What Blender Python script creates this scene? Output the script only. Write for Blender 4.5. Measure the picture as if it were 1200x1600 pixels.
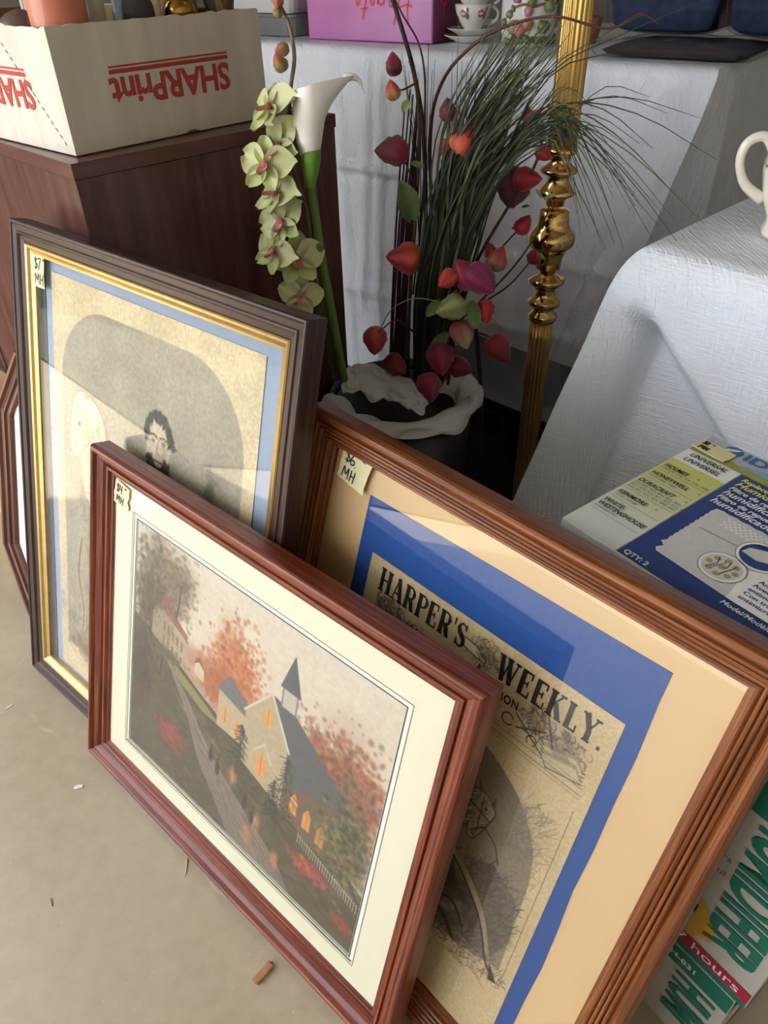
import bpy, bmesh, math, random
import numpy as np
from mathutils import Matrix, Vector

for o in list(bpy.data.objects):
    bpy.data.objects.remove(o, do_unlink=True)
S = bpy.context.scene
COL = S.collection
random.seed(7)
rng = np.random.default_rng(11)
R = math.radians

# ------------------------------------------------------------------ camera
FPX, CH = 1150.0, 0.95                      # focal length in pixels of a 1200 x 1600 frame, eye height
PITCH, ROLL = R(37.466), R(1.5275)
FW = np.array([0, math.cos(PITCH), -math.sin(PITCH)])
_u0 = np.array([0, math.sin(PITCH), math.cos(PITCH)])
_r0 = np.array([1.0, 0, 0])
RT = math.cos(ROLL) * _r0 - math.sin(ROLL) * _u0
UP = math.sin(ROLL) * _r0 + math.cos(ROLL) * _u0
EYE = np.array([0, 0, CH])
cd = bpy.data.cameras.new('camera')
cam = bpy.data.objects.new('camera', cd)
COL.objects.link(cam)
cd.sensor_fit = 'VERTICAL'
cd.sensor_height = 32.0
cd.sensor_width = 24.0
cd.lens = FPX / 1600.0 * 32.0
cd.clip_start = 0.02
m = Matrix.Identity(4)
for i in range(3):
    m[i][0], m[i][1], m[i][2], m[i][3] = RT[i], UP[i], -FW[i], EYE[i]
cam.matrix_world = m
S.camera = cam

# ------------------------------------------------------------------ sky and exposure
w = bpy.data.worlds.new('sky')
S.world = w
w.use_nodes = True
bg = w.node_tree.nodes['Background']
bg.inputs[0].default_value = (0.86, 0.93, 1.0, 1)
bg.inputs[1].default_value = 6.2
sl = bpy.data.lights.new('sun', 'SUN'); so = bpy.data.objects.new('sun', sl); COL.objects.link(so)
sl.energy = 21.0; sl.angle = R(1.0); sl.color = (1.0, 0.95, 0.86)
so.rotation_euler = Vector((0.26, 0.09, -0.96)).to_track_quat('-Z', 'Y').to_euler()
so.location = (-3, -4, 6)
S.view_settings.view_transform = 'Standard'
S.view_settings.look = 'None'
S.view_settings.gamma = 1
S.view_settings.use_curve_mapping = False
S.view_settings.exposure = 0.08


def ray(u, v):
    return FW + (u - 600) / FPX * RT + (800 - v) / FPX * UP
def at(u, v, d):            # a point at depth d along the viewing axis
    return EYE + ray(u, v) * d
def atz(u, v, z):           # a point at height z
    r = ray(u, v)
    return EYE + r * ((z - CH) / r[2])

# ------------------------------------------------------------------ materials
def lin(c):
    c = np.asarray(c, float)
    return np.where(c <= 0.04045, c / 12.92, ((c + 0.055) / 1.055) ** 2.4)
def hx(s):
    return tuple(lin([int(s[i:i + 2], 16) / 255 for i in (0, 2, 4)])) + (1.0,)
MATS = {}
def new_mat(name):
    m = bpy.data.materials.new(name)
    m.use_nodes = True
    MATS[name] = m
    nt = m.node_tree
    return m, nt, nt.nodes['Principled BSDF']
def node(nt, t, **kw):
    n = nt.nodes.new(t)
    for k, v in kw.items():
        if k.startswith('i_'):
            n.inputs[int(k[2:])].default_value = v
        else:
            setattr(n, k, v)
    return n
def coords(nt, kind='Object', scale=(1, 1, 1), rot=(0, 0, 0)):
    tc = node(nt, 'ShaderNodeTexCoord')
    mp = node(nt, 'ShaderNodeMapping')
    mp.inputs['Scale'].default_value = scale
    mp.inputs['Rotation'].default_value = rot
    nt.links.new(tc.outputs[kind], mp.inputs[0])
    return mp.outputs[0]
def ramp(nt, fac, stops):
    r = node(nt, 'ShaderNodeValToRGB')
    e = r.color_ramp.elements
    while len(e) < len(stops):
        e.new(0.5)
    for el, (p, c) in zip(e, stops):
        el.position = p
        el.color = hx(c) if isinstance(c, str) else c
    nt.links.new(fac, r.inputs[0])
    return r.outputs[0]
def noise(nt, vec, scale, detail=4, rough=0.55, dist=0.0):
    n = node(nt, 'ShaderNodeTexNoise')
    n.inputs['Scale'].default_value = scale
    n.inputs['Detail'].default_value = detail
    n.inputs['Roughness'].default_value = rough
    n.inputs['Distortion'].default_value = dist
    nt.links.new(vec, n.inputs['Vector'])
    return n.outputs['Fac']
def bump(nt, b, h, strength=0.2, dist=0.002):
    n = node(nt, 'ShaderNodeBump')
    n.inputs['Strength'].default_value = strength
    n.inputs['Distance'].default_value = dist
    nt.links.new(h, n.inputs['Height'])
    nt.links.new(n.outputs[0], b.inputs['Normal'])
def plain(name, col, rough=0.5, metal=0.0, var=0.08, nscale=30, bmp=0.0, spec=0.5, coat=0.0, sub=0.0, trans=0.0):
    m, nt, b = new_mat(name)
    c = np.array(hx(col)[:3])
    v = coords(nt)
    f = noise(nt, v, nscale)
    cc = ramp(nt, f, [(0.25, tuple(c * (1 - var)) + (1,)), (0.75, tuple(np.minimum(c * (1 + var), 1)) + (1,))])
    nt.links.new(cc, b.inputs['Base Color'])
    b.inputs['Roughness'].default_value = rough
    b.inputs['Metallic'].default_value = metal
    b.inputs['Specular IOR Level'].default_value = spec
    b.inputs['Coat Weight'].default_value = coat
    b.inputs['Subsurface Weight'].default_value = sub
    b.inputs['Subsurface Radius'].default_value = (0.01, 0.01, 0.01)
    if bmp:
        bump(nt, b, f, bmp)
    return m
def wood(name, dark, mid, light, rough=0.35, kind='UV', scale=(6, 160, 1), coat=0.0, bmp=0.15):
    m, nt, b = new_mat(name)
    v = coords(nt, kind, scale)
    f = noise(nt, v, 1.0, 6, 0.6, 0.6)
    v2 = coords(nt, kind, tuple(s * 0.25 for s in scale))
    g = noise(nt, v2, 1.0, 3, 0.5, 1.0)
    mx = node(nt, 'ShaderNodeMath', operation='MULTIPLY_ADD')
    nt.links.new(f, mx.inputs[0]); mx.inputs[1].default_value = 0.6
    mm = node(nt, 'ShaderNodeMath', operation='MULTIPLY'); nt.links.new(g, mm.inputs[0]); mm.inputs[1].default_value = 0.4
    nt.links.new(mm.outputs[0], mx.inputs[2])
    cc = ramp(nt, mx.outputs[0], [(0.32, dark), (0.5, mid), (0.68, light)])
    nt.links.new(cc, b.inputs['Base Color'])
    b.inputs['Roughness'].default_value = rough
    b.inputs['Specular IOR Level'].default_value = 0.35
    b.inputs['Coat Weight'].default_value = coat
    b.inputs['Coat Roughness'].default_value = 0.25
    if bmp:
        bump(nt, b, f, bmp, 0.001)
    return m
def attr_mat(name, rough=0.6, spec=0.3):
    m, nt, b = new_mat(name)
    a = node(nt, 'ShaderNodeAttribute', attribute_name='paint')
    nt.links.new(a.outputs['Color'], b.inputs['Base Color'])
    b.inputs['Roughness'].default_value = rough
    b.inputs['Specular IOR Level'].default_value = spec
    return m
def glass_mat(name, ior=1.5, rough=0.0, tint=(1, 1, 1, 1)):
    m = bpy.data.materials.new(name); m.use_nodes = True; MATS[name] = m
    nt = m.node_tree
    nt.nodes.remove(nt.nodes['Principled BSDF'])
    out = nt.nodes['Material Output']
    f0 = ((ior - 1) / (ior + 1)) ** 2
    lw = node(nt, 'ShaderNodeLayerWeight'); lw.inputs[0].default_value = 0.5
    pw = node(nt, 'ShaderNodeMath', operation='POWER'); nt.links.new(lw.outputs['Facing'], pw.inputs[0]); pw.inputs[1].default_value = 5.0
    fr = node(nt, 'ShaderNodeMath', operation='MULTIPLY_ADD'); nt.links.new(pw.outputs[0], fr.inputs[0]); fr.inputs[1].default_value = 1 - f0; fr.inputs[2].default_value = f0
    tr = node(nt, 'ShaderNodeBsdfTransparent'); tr.inputs[0].default_value = tint
    gl = node(nt, 'ShaderNodeBsdfGlossy'); gl.inputs['Roughness'].default_value = rough
    mx = node(nt, 'ShaderNodeMixShader')
    nt.links.new(fr.outputs[0], mx.inputs[0]); nt.links.new(tr.outputs[0], mx.inputs[1]); nt.links.new(gl.outputs[0], mx.inputs[2])
    nt.links.new(mx.outputs[0], out.inputs[0])
    return m
def film_mat(name, col, alpha, rough=0.25):
    m, nt, b = new_mat(name)
    b.inputs['Base Color'].default_value = hx(col)
    b.inputs['Alpha'].default_value = alpha
    b.inputs['Roughness'].default_value = rough
    b.inputs['Subsurface Weight'].default_value = 0
    v = coords(nt)
    bump(nt, b, noise(nt, v, 60, 4), 0.3, 0.004)
    return m

# ------------------------------------------------------------------ mesh helpers
def mesh(name, verts, faces, uv=None, smooth=False):
    me = bpy.data.meshes.new(name)
    me.from_pydata([tuple(map(float, v)) for v in verts], [], [tuple(int(i) for i in f) for f in faces])
    if uv is not None:
        l = me.uv_layers.new(name='UVMap')
        arr = np.array([uv[i] for f in faces for i in f], dtype=np.float32)
        l.data.foreach_set('uv', arr.ravel())
    if smooth:
        me.polygons.foreach_set('use_smooth', [True] * len(me.polygons))
    me.update()
    return me
def thing(name, label, cat, loc=(0, 0, 0), rot=None, group=None):
    o = bpy.data.objects.new(name, None)
    COL.objects.link(o)
    M = Matrix.Translation(Vector([float(x) for x in loc]))
    if rot is not None:
        M = M @ rot.to_4x4()
    o.matrix_world = M
    o['W'] = 0
    del o['W']
    o['label'] = label; o['category'] = cat
    o.empty_display_size = 0.05
    if group: o['group'] = group
    WM[o.name] = M
    return o
WM = {}
def wm(o):
    return WM.get(o.name, Matrix.Identity(4))
def put(name, me, mat, parent=None, world=True, label=None, kind=None):
    """link a mesh; verts given in world space are moved into the parent's space"""
    o = bpy.data.objects.new(name, me)
    COL.objects.link(o)
    if mat is not None:
        me.materials.append(mat if not isinstance(mat, str) else MATS[mat])
    if parent is not None:
        if world:
            me.transform(wm(parent).inverted())
        o.parent = parent
        WM[o.name] = wm(parent).copy()
    if label: o['label'] = label
    if kind: o['kind'] = kind
    return o
def solo(name, me, mat, label, cat, group=None, kind=None, base=None):
    """a one-mesh thing, its origin moved to its base"""
    n = len(me.vertices)
    co = np.empty(n * 3); me.vertices.foreach_get('co', co); co = co.reshape(-1, 3)
    if base is None:
        base = np.array([(co[:, 0].min() + co[:, 0].max()) / 2, (co[:, 1].min() + co[:, 1].max()) / 2, co[:, 2].min()])
    me.transform(Matrix.Translation(Vector([-float(x) for x in base])))
    o = put(name, me, mat)
    o.location = [float(x) for x in base]
    WM[o.name] = Matrix.Translation(o.location)
    if label: o['label'] = label
    if cat: o['category'] = cat
    if group: o['group'] = group
    if kind: o['kind'] = kind
    return o
def xf(verts, M):
    return [tuple(M @ Vector([float(a) for a in v])) for v in verts]
BOXF = [(0, 3, 2, 1), (4, 5, 6, 7), (0, 1, 5, 4), (1, 2, 6, 5), (2, 3, 7, 6), (3, 0, 4, 7)]
def boxv(x0, x1, y0, y1, z0, z1):
    return [(x0, y0, z0), (x1, y0, z0), (x1, y1, z0), (x0, y1, z0), (x0, y0, z1), (x1, y0, z1), (x1, y1, z1), (x0, y1, z1)]
def box_mesh(name, x0, x1, y0, y1, z0, z1, M=None, bev=0.0, seg=2):
    bm = bmesh.new()
    vs = [bm.verts.new(v) for v in boxv(x0, x1, y0, y1, z0, z1)]
    for f in BOXF: bm.faces.new([vs[i] for i in f])
    if bev:
        bmesh.ops.bevel(bm, geom=bm.edges[:], offset=bev, segments=seg, affect='EDGES', profile=0.5)
    uvl = bm.loops.layers.uv.new('UVMap')
    bm.normal_update()
    ext = (x1 - x0, y1 - y0, z1 - z0)
    for f in bm.faces:
        n = f.normal; ax = max(range(3), key=lambda i: abs(n[i]))
        a, b = [i for i in range(3) if i != ax]
        if ext[a] < ext[b]: a, b = b, a
        for l in f.loops:
            l[uvl].uv = (l.vert.co[a], l.vert.co[b])
    me = bpy.data.meshes.new(name)
    bm.to_mesh(me); bm.free()
    if M is not None: me.transform(M)
    if bev: me.polygons.foreach_set('use_smooth', [len(p.vertices) != 4 or p.area < bev * 2 * max(ext) and False for p in me.polygons])
    return me
def frame_of(x, y, z, yaw):
    return Matrix.Translation((x, y, z)) @ Matrix.Rotation(R(yaw), 4, 'Z')
def lathe(name, prof, n=32, M=None, flute=None, smooth=True, cap=True):
    vs, fs = [], []
    for k, (r, z) in enumerate(prof):
        for i in range(n):
            a = 2 * math.pi * i / n
            rr = r * (flute(a, z) if flute else 1)
            vs.append((rr * math.cos(a), rr * math.sin(a), z))
    for k in range(len(prof) - 1):
        for i in range(n):
            j = (i + 1) % n
            fs.append((k * n + i, k * n + j, (k + 1) * n + j, (k + 1) * n + i))
    if cap:
        fs.append(tuple(range(n - 1, -1, -1)))
        fs.append(tuple((len(prof) - 1) * n + i for i in range(n)))
    me = mesh(name, vs, fs, smooth=smooth)
    if M is not None: me.transform(M)
    return me
def spline(pts, n=24):
    """Catmull-Rom through 3D (or ND) points"""
    p = np.asarray(pts, float)
    q = np.vstack([2 * p[0] - p[1], p, 2 * p[-1] - p[-2]])
    out = []
    seg = len(p) - 1
    for t in np.linspace(0, seg, n):
        i = min(int(t), seg - 1); f = t - i
        a, b, c, d = q[i], q[i + 1], q[i + 2], q[i + 3]
        out.append(0.5 * (2 * b + (c - a) * f + (2 * a - 5 * b + 4 * c - d) * f * f + (3 * b - a - 3 * c + d) * f ** 3))
    return np.array(out)
def tube_geo(path, rad, n=8, vs=None, fs=None):
    vs = [] if vs is None else vs; fs = [] if fs is None else fs
    path = np.asarray(path); m_ = len(path); off = len(vs)
    rad = np.full(m_, rad) if np.isscalar(rad) else np.asarray(rad)
    t = np.gradient(path, axis=0); t /= np.linalg.norm(t, axis=1)[:, None] + 1e-12
    ref = np.array([0.3, -0.9, 0.2]); ref = ref - t[0] * (ref @ t[0]); ref /= np.linalg.norm(ref)
    for k in range(m_):
        ref = ref - t[k] * (ref @ t[k]); ref /= np.linalg.norm(ref) + 1e-12
        b = np.cross(t[k], ref)
        for i in range(n):
            a = 2 * math.pi * i / n
            vs.append(path[k] + rad[k] * (math.cos(a) * ref + math.sin(a) * b))
    for k in range(m_ - 1):
        for i in range(n):
            j = (i + 1) % n
            fs.append((off + k * n + i, off + k * n + j, off + (k + 1) * n + j, off + (k + 1) * n + i))
    fs.append(tuple(off + n - 1 - i for i in range(n)))
    fs.append(tuple(off + (m_ - 1) * n + i for i in range(n)))
    return vs, fs
def tube(name, path, rad, n=8):
    vs, fs = tube_geo(path, rad, n)
    return mesh(name, vs, fs, smooth=True)
def text_mesh(name, body, size, bold=0.0, shear=0.0, sx=1.0, spacing=1.0, align='LEFT', M=None, thick=0.0):
    c = bpy.data.curves.new(name, 'FONT')
    c.body = body; c.size = size; c.offset = bold; c.shear = shear; c.space_character = spacing
    c.align_x = align; c.extrude = thick; c.resolution_u = 3
    o = bpy.data.objects.new('t', c); COL.objects.link(o)
    bpy.context.view_layer.update()
    me = bpy.data.meshes.new_from_object(o.evaluated_get(bpy.context.evaluated_depsgraph_get()))
    bpy.data.objects.remove(o); bpy.data.curves.remove(c)
    me.materials.clear()
    me.name = name
    T = Matrix.Diagonal((sx, 1, 1, 1))
    me.transform(T if M is None else M @ T)
    return me
def quads_mesh(name, rects, z=0.0, M=None):
    vs, fs = [], []
    for pts in rects:
        o = len(vs)
        vs += [(p[0], p[1], z) for p in pts]
        fs.append(tuple(range(o, o + len(pts))))
    me = mesh(name, vs, fs)
    if M is not None: me.transform(M)
    return me
def rect(x0, y0, x1, y1):
    return [(x0, y0), (x1, y0), (x1, y1), (x0, y1)]
def ribbon2(pts, wd):
    """flat 2D stroke -> list of quads"""
    pts = [np.array(p, float) for p in pts]; out = []
    ws = wd if isinstance(wd, (list, tuple)) else [wd] * len(pts)
    nn = []
    for i in range(len(pts)):
        d = pts[min(i + 1, len(pts) - 1)] - pts[max(i - 1, 0)]
        d = d / (np.linalg.norm(d) + 1e-9); nn.append(np.array([-d[1], d[0]]))
    for i in range(len(pts) - 1):
        a, b = pts[i], pts[i + 1]
        out.append([a - nn[i] * ws[i] / 2, b - nn[i + 1] * ws[i + 1] / 2, b + nn[i + 1] * ws[i + 1] / 2, a + nn[i] * ws[i] / 2])
    return out
def plate(name, poly, z0, z1, M=None):
    """a thin prism on a 2D outline (z0 back, z1 front)"""
    n = len(poly)
    vs = [(p[0], p[1], z1) for p in poly] + [(p[0], p[1], z0) for p in poly]
    fs = [tuple(range(n)), tuple(range(2 * n - 1, n - 1, -1))]
    fs += [(i, n + i, n + (i + 1) % n, (i + 1) % n) for i in range(n)]
    me = mesh(name, vs, fs)
    if M is not None: me.transform(M)
    return me
# ------------------------------------------------------------------ the place
# floor: scuffed beige sealed concrete
m, nt, b = new_mat('floor_sealed')
v = coords(nt)
f1 = noise(nt, v, 2.2, 5, 0.6, 0.4); f2 = noise(nt, v, 45, 3)
mx = node(nt, 'ShaderNodeMath', operation='MULTIPLY_ADD'); nt.links.new(f1, mx.inputs[0]); mx.inputs[1].default_value = 0.7
mm = node(nt, 'ShaderNodeMath', operation='MULTIPLY'); nt.links.new(f2, mm.inputs[0]); mm.inputs[1].default_value = 0.3
nt.links.new(mm.outputs[0], mx.inputs[2])
base = ramp(nt, mx.outputs[0], [(0.35, 'aa9a82'), (0.55, 'b6a890'), (0.7, 'c1b49f')])
vo = node(nt, 'ShaderNodeTexVoronoi', feature='DISTANCE_TO_EDGE'); vo.inputs['Scale'].default_value = 2.6
wv = node(nt, 'ShaderNodeMix', data_type='RGBA'); wv.inputs['Factor'].default_value = 0.12
nz = node(nt, 'ShaderNodeTexNoise'); nz.inputs['Scale'].default_value = 5; nt.links.new(v, nz.inputs['Vector'])
nt.links.new(v, wv.inputs['A']); nt.links.new(nz.outputs['Color'], wv.inputs['B']); nt.links.new(wv.outputs['Result'], vo.inputs['Vector'])
ln = ramp(nt, vo.outputs['Distance'], [(0.0, (1, 1, 1, 1)), (0.006, (0, 0, 0, 1))])
msk = ramp(nt, noise(nt, v, 7, 3), [(0.50, (0, 0, 0, 1)), (0.60, (1, 1, 1, 1))])
fl_ = ramp(nt, noise(nt, v, 260, 1), [(0.735, (0, 0, 0, 1)), (0.75, (1, 1, 1, 1))])
m1 = node(nt, 'ShaderNodeMath', operation='MULTIPLY'); nt.links.new(ln, m1.inputs[0]); nt.links.new(msk, m1.inputs[1])
m2 = node(nt, 'ShaderNodeMath', operation='MAXIMUM'); nt.links.new(m1.outputs[0], m2.inputs[0]); nt.links.new(fl_, m2.inputs[1])
sc = m2.outputs[0]
mix = node(nt, 'ShaderNodeMix', data_type='RGBA')
ms = node(nt, 'ShaderNodeMath', operation='MULTIPLY'); nt.links.new(sc, ms.inputs[0]); ms.inputs[1].default_value = 0.45
nt.links.new(ms.outputs[0], mix.inputs['Factor']); nt.links.new(base, mix.inputs['A']); mix.inputs['B'].default_value = hx('d8d0c0')
nt.links.new(mix.outputs['Result'], b.inputs['Base Color'])
b.inputs['Roughness'].default_value = 0.42
b.inputs['Specular IOR Level'].default_value = 0.35
bump(nt, b, f2, 0.05, 0.002)

plain('wall_paint', '8e8880', 0.8, var=0.04, nscale=8, bmp=0.05)
plain('wall_white', 'd8d4cc', 0.8, var=0.03, nscale=8)
plain('ceiling_paint', '8f887e', 0.85, var=0.03)

def struct(name, me, mat):
    o = put(name, me, mat); o['kind'] = 'structure'; return o
RM = frame_of(0, 0, 0, -45)          # room axes: x runs along the tables, y away past them
struct('floor', box_mesh('floor', -12, 4.2, -12, 3.2, -0.05, 0.0, RM), 'floor_sealed')
struct('wall_back', box_mesh('wall_back', -2.1, 1.5, 2.5, 2.6, 0.0, 2.5, RM), 'wall_paint')
struct('wall_right', box_mesh('wall_right', 1.5, 1.6, -3.0, 2.6, 0.0, 2.5, RM), 'wall_white')
struct('wall_left', box_mesh('wall_left', -2.1, -2.0, -0.2, 2.5, 0.0, 2.5, RM), 'wall_paint')
struct('wall_front', box_mesh('wall_front', -0.2, 1.6, -3.1, -3.0, 0.0, 2.5, RM), 'wall_white')
struct('ceiling', box_mesh('ceiling', -2.1, 1.6, -3.1, 2.6, 2.5, 2.58, RM), 'ceiling_paint')
plain('added_wall_tone', '5d6350', 0.9, var=0.25, nscale=6)
struct('wall_added_dark', box_mesh('wall_added_dark', -7.2, -7.0, -9.0, 3.0, 0.0, 1.9, RM), 'added_wall_tone')  # unseen wall, added to darken the upper part of the glass reflections

plain('added_ground_tone', '504f45', 0.9, var=0.3, nscale=14, bmp=0.4)
struct('added_dark_ground', plate('added_dark_ground', [(-12, -12), (-2.15, -12), (-2.15, -1.25), (-12, -3.9)], 0.0005, 0.012, RM), 'added_ground_tone')  # unseen dark slab, added and shaped for the reflection in the portrait glass

# ------------------------------------------------------------------ wooden cabinet
wood('walnut_laminate', '40221b', '5e3830', '7a5046', 0.3, 'UV', (4, 55, 1), coat=0.25)
CABM = frame_of(-0.350, 0.920, 0, 44.0)   # x along the dark side, y along the lit front
cab = thing('wooden_cabinet', 'dark brown walnut-veneer cabinet with a white carton on top', 'cabinet', (-0.350, 0.920, 0), Matrix.Rotation(R(44), 3, 'Z'))
CT = 0.76
put('top_board', box_mesh('top_board', 0, 0.41, 0, 0.55, CT - 0.018, CT, None, 0.0012), 'walnut_laminate', cab, False)
def vpanel(nm, x0, x1, y0, y1, z0, z1):
    me = box_mesh(nm, x0, x1, y0, y1, z0, z1)
    return put(nm, me, 'walnut_laminate', cab, False)
vpanel('side_panel', 0.002, 0.408, 0.002, 0.018, 0, CT - 0.0185)
vpanel('side_panel', 0.002, 0.408, 0.532, 0.548, 0, CT - 0.0185)
vpanel('front_panel', 0.0035, 0.018, 0.0185, 0.5315, 0.0, CT - 0.0185)
vpanel('back_panel', 0.396, 0.408, 0.0185, 0.5315, 0.0, CT - 0.0185)

# ------------------------------------------------------------------ far table under vinyl cloth
m, nt, b = new_mat('vinyl_cloth')
v = coords(nt)
f = noise(nt, v, 9, 6, 0.6, 1.2)
f3 = noise(nt, coords(nt, 'Object', (1, 1, 0.4)), 22, 5, 0.65, 2.0)
ad = node(nt, 'ShaderNodeMath', operation='ADD'); nt.links.new(f, ad.inputs[0]); nt.links.new(f3, ad.inputs[1])
b.inputs['Base Color'].default_value = hx('e4e6ee')
b.inputs['Roughness'].default_value = 0.32
bump(nt, b, ad.outputs[0], 0.55, 0.012)
m, nt, b = new_mat('linen_cloth')
v = coords(nt)
s1 = noise(nt, coords(nt, 'Object', (40, 40, 430), (0, 0, R(45))), 1.0, 2)
s2 = noise(nt, coords(nt, 'Object', (400, 30, 30), (0, 0, R(45))), 1.0, 2)
ad = node(nt, 'ShaderNodeMath', operation='ADD'); nt.links.new(s1, ad.inputs[0]); nt.links.new(s2, ad.inputs[1])
cc = ramp(nt, ad.outputs[0], [(0.35, 'd6dae2'), (0.65, 'e8ebf2')])
nt.links.new(cc, b.inputs['Base Color'])
b.inputs['Roughness'].default_value = 0.75
bump(nt, b, ad.outputs[0], 0.9, 0.0022)

def cloth_mesh(name, A, yaw_f, yaw_s, LF, LS, zt, zb, fvec, spf, sps, seed, creases, hcreases, rip, lean_f=0.02, curve=1.0, rnd=0.012, dip=None, ns=230, nd=90):
    """hanging cover of a table corner: A near corner, front edge runs yaw_f for LF, side edge yaw_s for LS.
       fvec(d): where the corner fold stands at drop d (along the front, out of the front, out of the side),
       spf(d), sps(d): how far it reaches along the front and the side"""
    A = np.array(A[:2], float)
    ef = np.array([math.cos(R(yaw_f)), math.sin(R(yaw_f))]); es = np.array([math.cos(R(yaw_s)), math.sin(R(yaw_s))])
    # outward normals
    nf = np.array([ef[1], -ef[0]]); nf = nf if nf @ (-es) > 0 else -nf
    nss = np.array([es[1], -es[0]]); nss = nss if nss @ (-ef) > 0 else -nss
    diag = (nf + nss); diag /= np.linalg.norm(diag)
    rs = np.random.default_rng(seed); ph = rs.random((8, 2)) * 6.28
    def rp(s, z):
        return sum(math.sin(s * (7 + 9 * i) + ph[i, 0]) * math.sin(z * (6 + 8 * i) + ph[i, 1]) / (1 + 0.7 * i) for i in range(7)) / 2.0
    S_ = np.concatenate([-LS * (np.linspace(1, 0, ns // 2) ** 1.6), LF * (np.linspace(0, 1, ns)[1:] ** 1.5)])
    D = (zt - zb) * np.linspace(0, 1, nd)
    vs, fs, uv = [], [], []
    for k, d in enumerate(D):
        for s in S_:
            p = A + (ef * s if s >= 0 else es * (-s))
            n = nf if s >= 0 else nss
            out = rnd * (1 - math.exp(-d / rnd)) + lean_f * d
            sp = spf(d) if s >= 0 else sps(d)
            t = max(0.0, 1 - abs(s) / max(sp, 1e-6)) ** curve
            fv = fvec(d)
            if dip and s >= 0: out -= dip(s, d)
            amp = rip * min(1, d / 0.06) 
            out += amp * rp(s, d)
            for (cs, cw, ch, d0, d1, sl) in creases:
                if d0 <= d <= d1: out += ch * math.exp(-((s - cs - sl * d) / cw) ** 2) * min(1, (d - d0) / 0.05) * min(1, (d1 - d) / 0.05 + 0.001)
            for (cd_, cw, ch, s0, s1, sl) in hcreases:
                if s0 <= s <= s1: out += ch * math.exp(-((d - cd_ - sl * s) / cw) ** 2)
            wgt = min(1, abs(s) / 0.04)
            nn = n * wgt + diag * (1 - wgt)
            q = p + nn * out + (ef * fv[0] + nf * fv[1] + nss * fv[2]) * t
            zz = zt - max(0.0, d - (rnd * 0.4) * (1 - math.exp(-d / rnd)))
            vs.append((q[0], q[1], zz)); uv.append((s, d))
    n_ = len(S_)
    for k in range(nd - 1):
        for i in range(n_ - 1):
            fs.append((k * n_ + i, k * n_ + i + 1, (k + 1) * n_ + i + 1, (k + 1) * n_ + i))
    # top: strips from the front rim back into the table
    nf0 = [i for i in range(n_) if S_[i] >= 0]
    steps = np.linspace(0, 1, 24)
    base = len(vs)
    for j, st in enumerate(steps):
        for i in nf0:
            q = A + ef * S_[i] + es * LS * st
            zz = zt + (0.0012 * rp(S_[i] * 2, st * LS * 2 + 3) if 0 < st < 1 and i > nf0[0] else 0)
            vs.append((q[0], q[1], zz)); uv.append((S_[i], -st * LS))
    m_ = len(nf0)
    for j in range(23):
        for i in range(m_ - 1):
            fs.append((base + j * m_ + i, base + j * m_ + i + 1, base + (j + 1) * m_ + i + 1, base + (j + 1) * m_ + i))
    me = mesh(name, vs, fs, uv, True)
    bm = bmesh.new(); bm.from_mesh(me)
    bmesh.ops.remove_doubles(bm, verts=bm.verts[:], dist=0.0004)
    bmesh.ops.recalc_face_normals(bm, faces=bm.faces[:])
    bm.to_mesh(me); bm.free()
    me.polygons.foreach_set('use_smooth', [True] * len(me.polygons))
    return me

TZ = 0.78
TA = atz(1123, 108, TZ)
far_yaw = 180 - 39.6
creases = [(s0, cw, ch, d0, d1, sl) for (s0, cw, ch, d0, d1, sl) in [
    (0.22, 0.012, 0.010, 0.0, 0.8, 0.05), (0.31, 0.02, 0.012, 0.05, 0.8, 0.03), (0.42, 0.015, 0.008, 0.1, 0.8, -0.02), (0.56, 0.01, 0.006, 0, 0.5, 0),
    (0.70, 0.012, 0.012, 0.0, 0.8, 0.02), (0.735, 0.01, 0.012, 0.0, 0.6, 0.05), (0.83, 0.014, 0.009, 0.0, 0.8, -0.03), (0.95, 0.02, 0.012, 0.1, 0.8, 0.02), (0.13, 0.012, 0.006, 0.1, 0.8, 0.1), (1.04, 0.012, 0.012, 0.15, 0.8, 0.0)]]
hcr = [(0.245, 0.010, 0.010, 0.5, 1.3, 0.0), (0.262, 0.008, -0.006, 0.5, 1.3, 0.0), (0.36, 0.012, 0.006, 0.0, 0.6, 0.05), (0.52, 0.012, 0.007, 0.1, 1.2, 0.02), (0.15, 0.02, 0.005, 0.2, 0.5, 0.1)]
ftab = thing('trestle_table', 'long far table hidden under a white vinyl cloth', 'table', (TA[0] - 0.3, TA[1] + 0.5, 0))
FM = frame_of(TA[0], TA[1], 0, far_yaw)     # x along the front edge, -y into the table
put('tabletop', box_mesh('tabletop', 0.02, 1.34, -0.72, -0.02, TZ - 0.035, TZ - 0.006, FM), plain('table_board', 'b9b2a4', 0.6), ftab)
for lx in (0.12, 1.24):
    for ly in (-0.66, -0.10):
        put('leg', tube('leg', np.array([tuple(FM @ Vector((lx, ly, 0.0))), tuple(FM @ Vector((lx, ly, TZ - 0.036)))]), 0.014, 10), plain('leg_steel', '6b6b6b', 0.4, 0.8) if 'leg_steel' not in MATS else MATS['leg_steel'], ftab)
solo('vinyl_tablecloth', cloth_mesh('vinyl_tablecloth', TA, far_yaw, far_yaw - 90, 1.38, 0.75, TZ, 0.012,
     lambda d: (0.25 * d, 0.05 * d, 0.02 * d), lambda d: 0.01 + 0.42 * d, lambda d: 0.055 + 0.04 * d, 3, creases, hcr, 0.006), 'vinyl_cloth',
     'creased bluish white vinyl cloth hanging from the far table to the floor', 'tablecloth')

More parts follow.
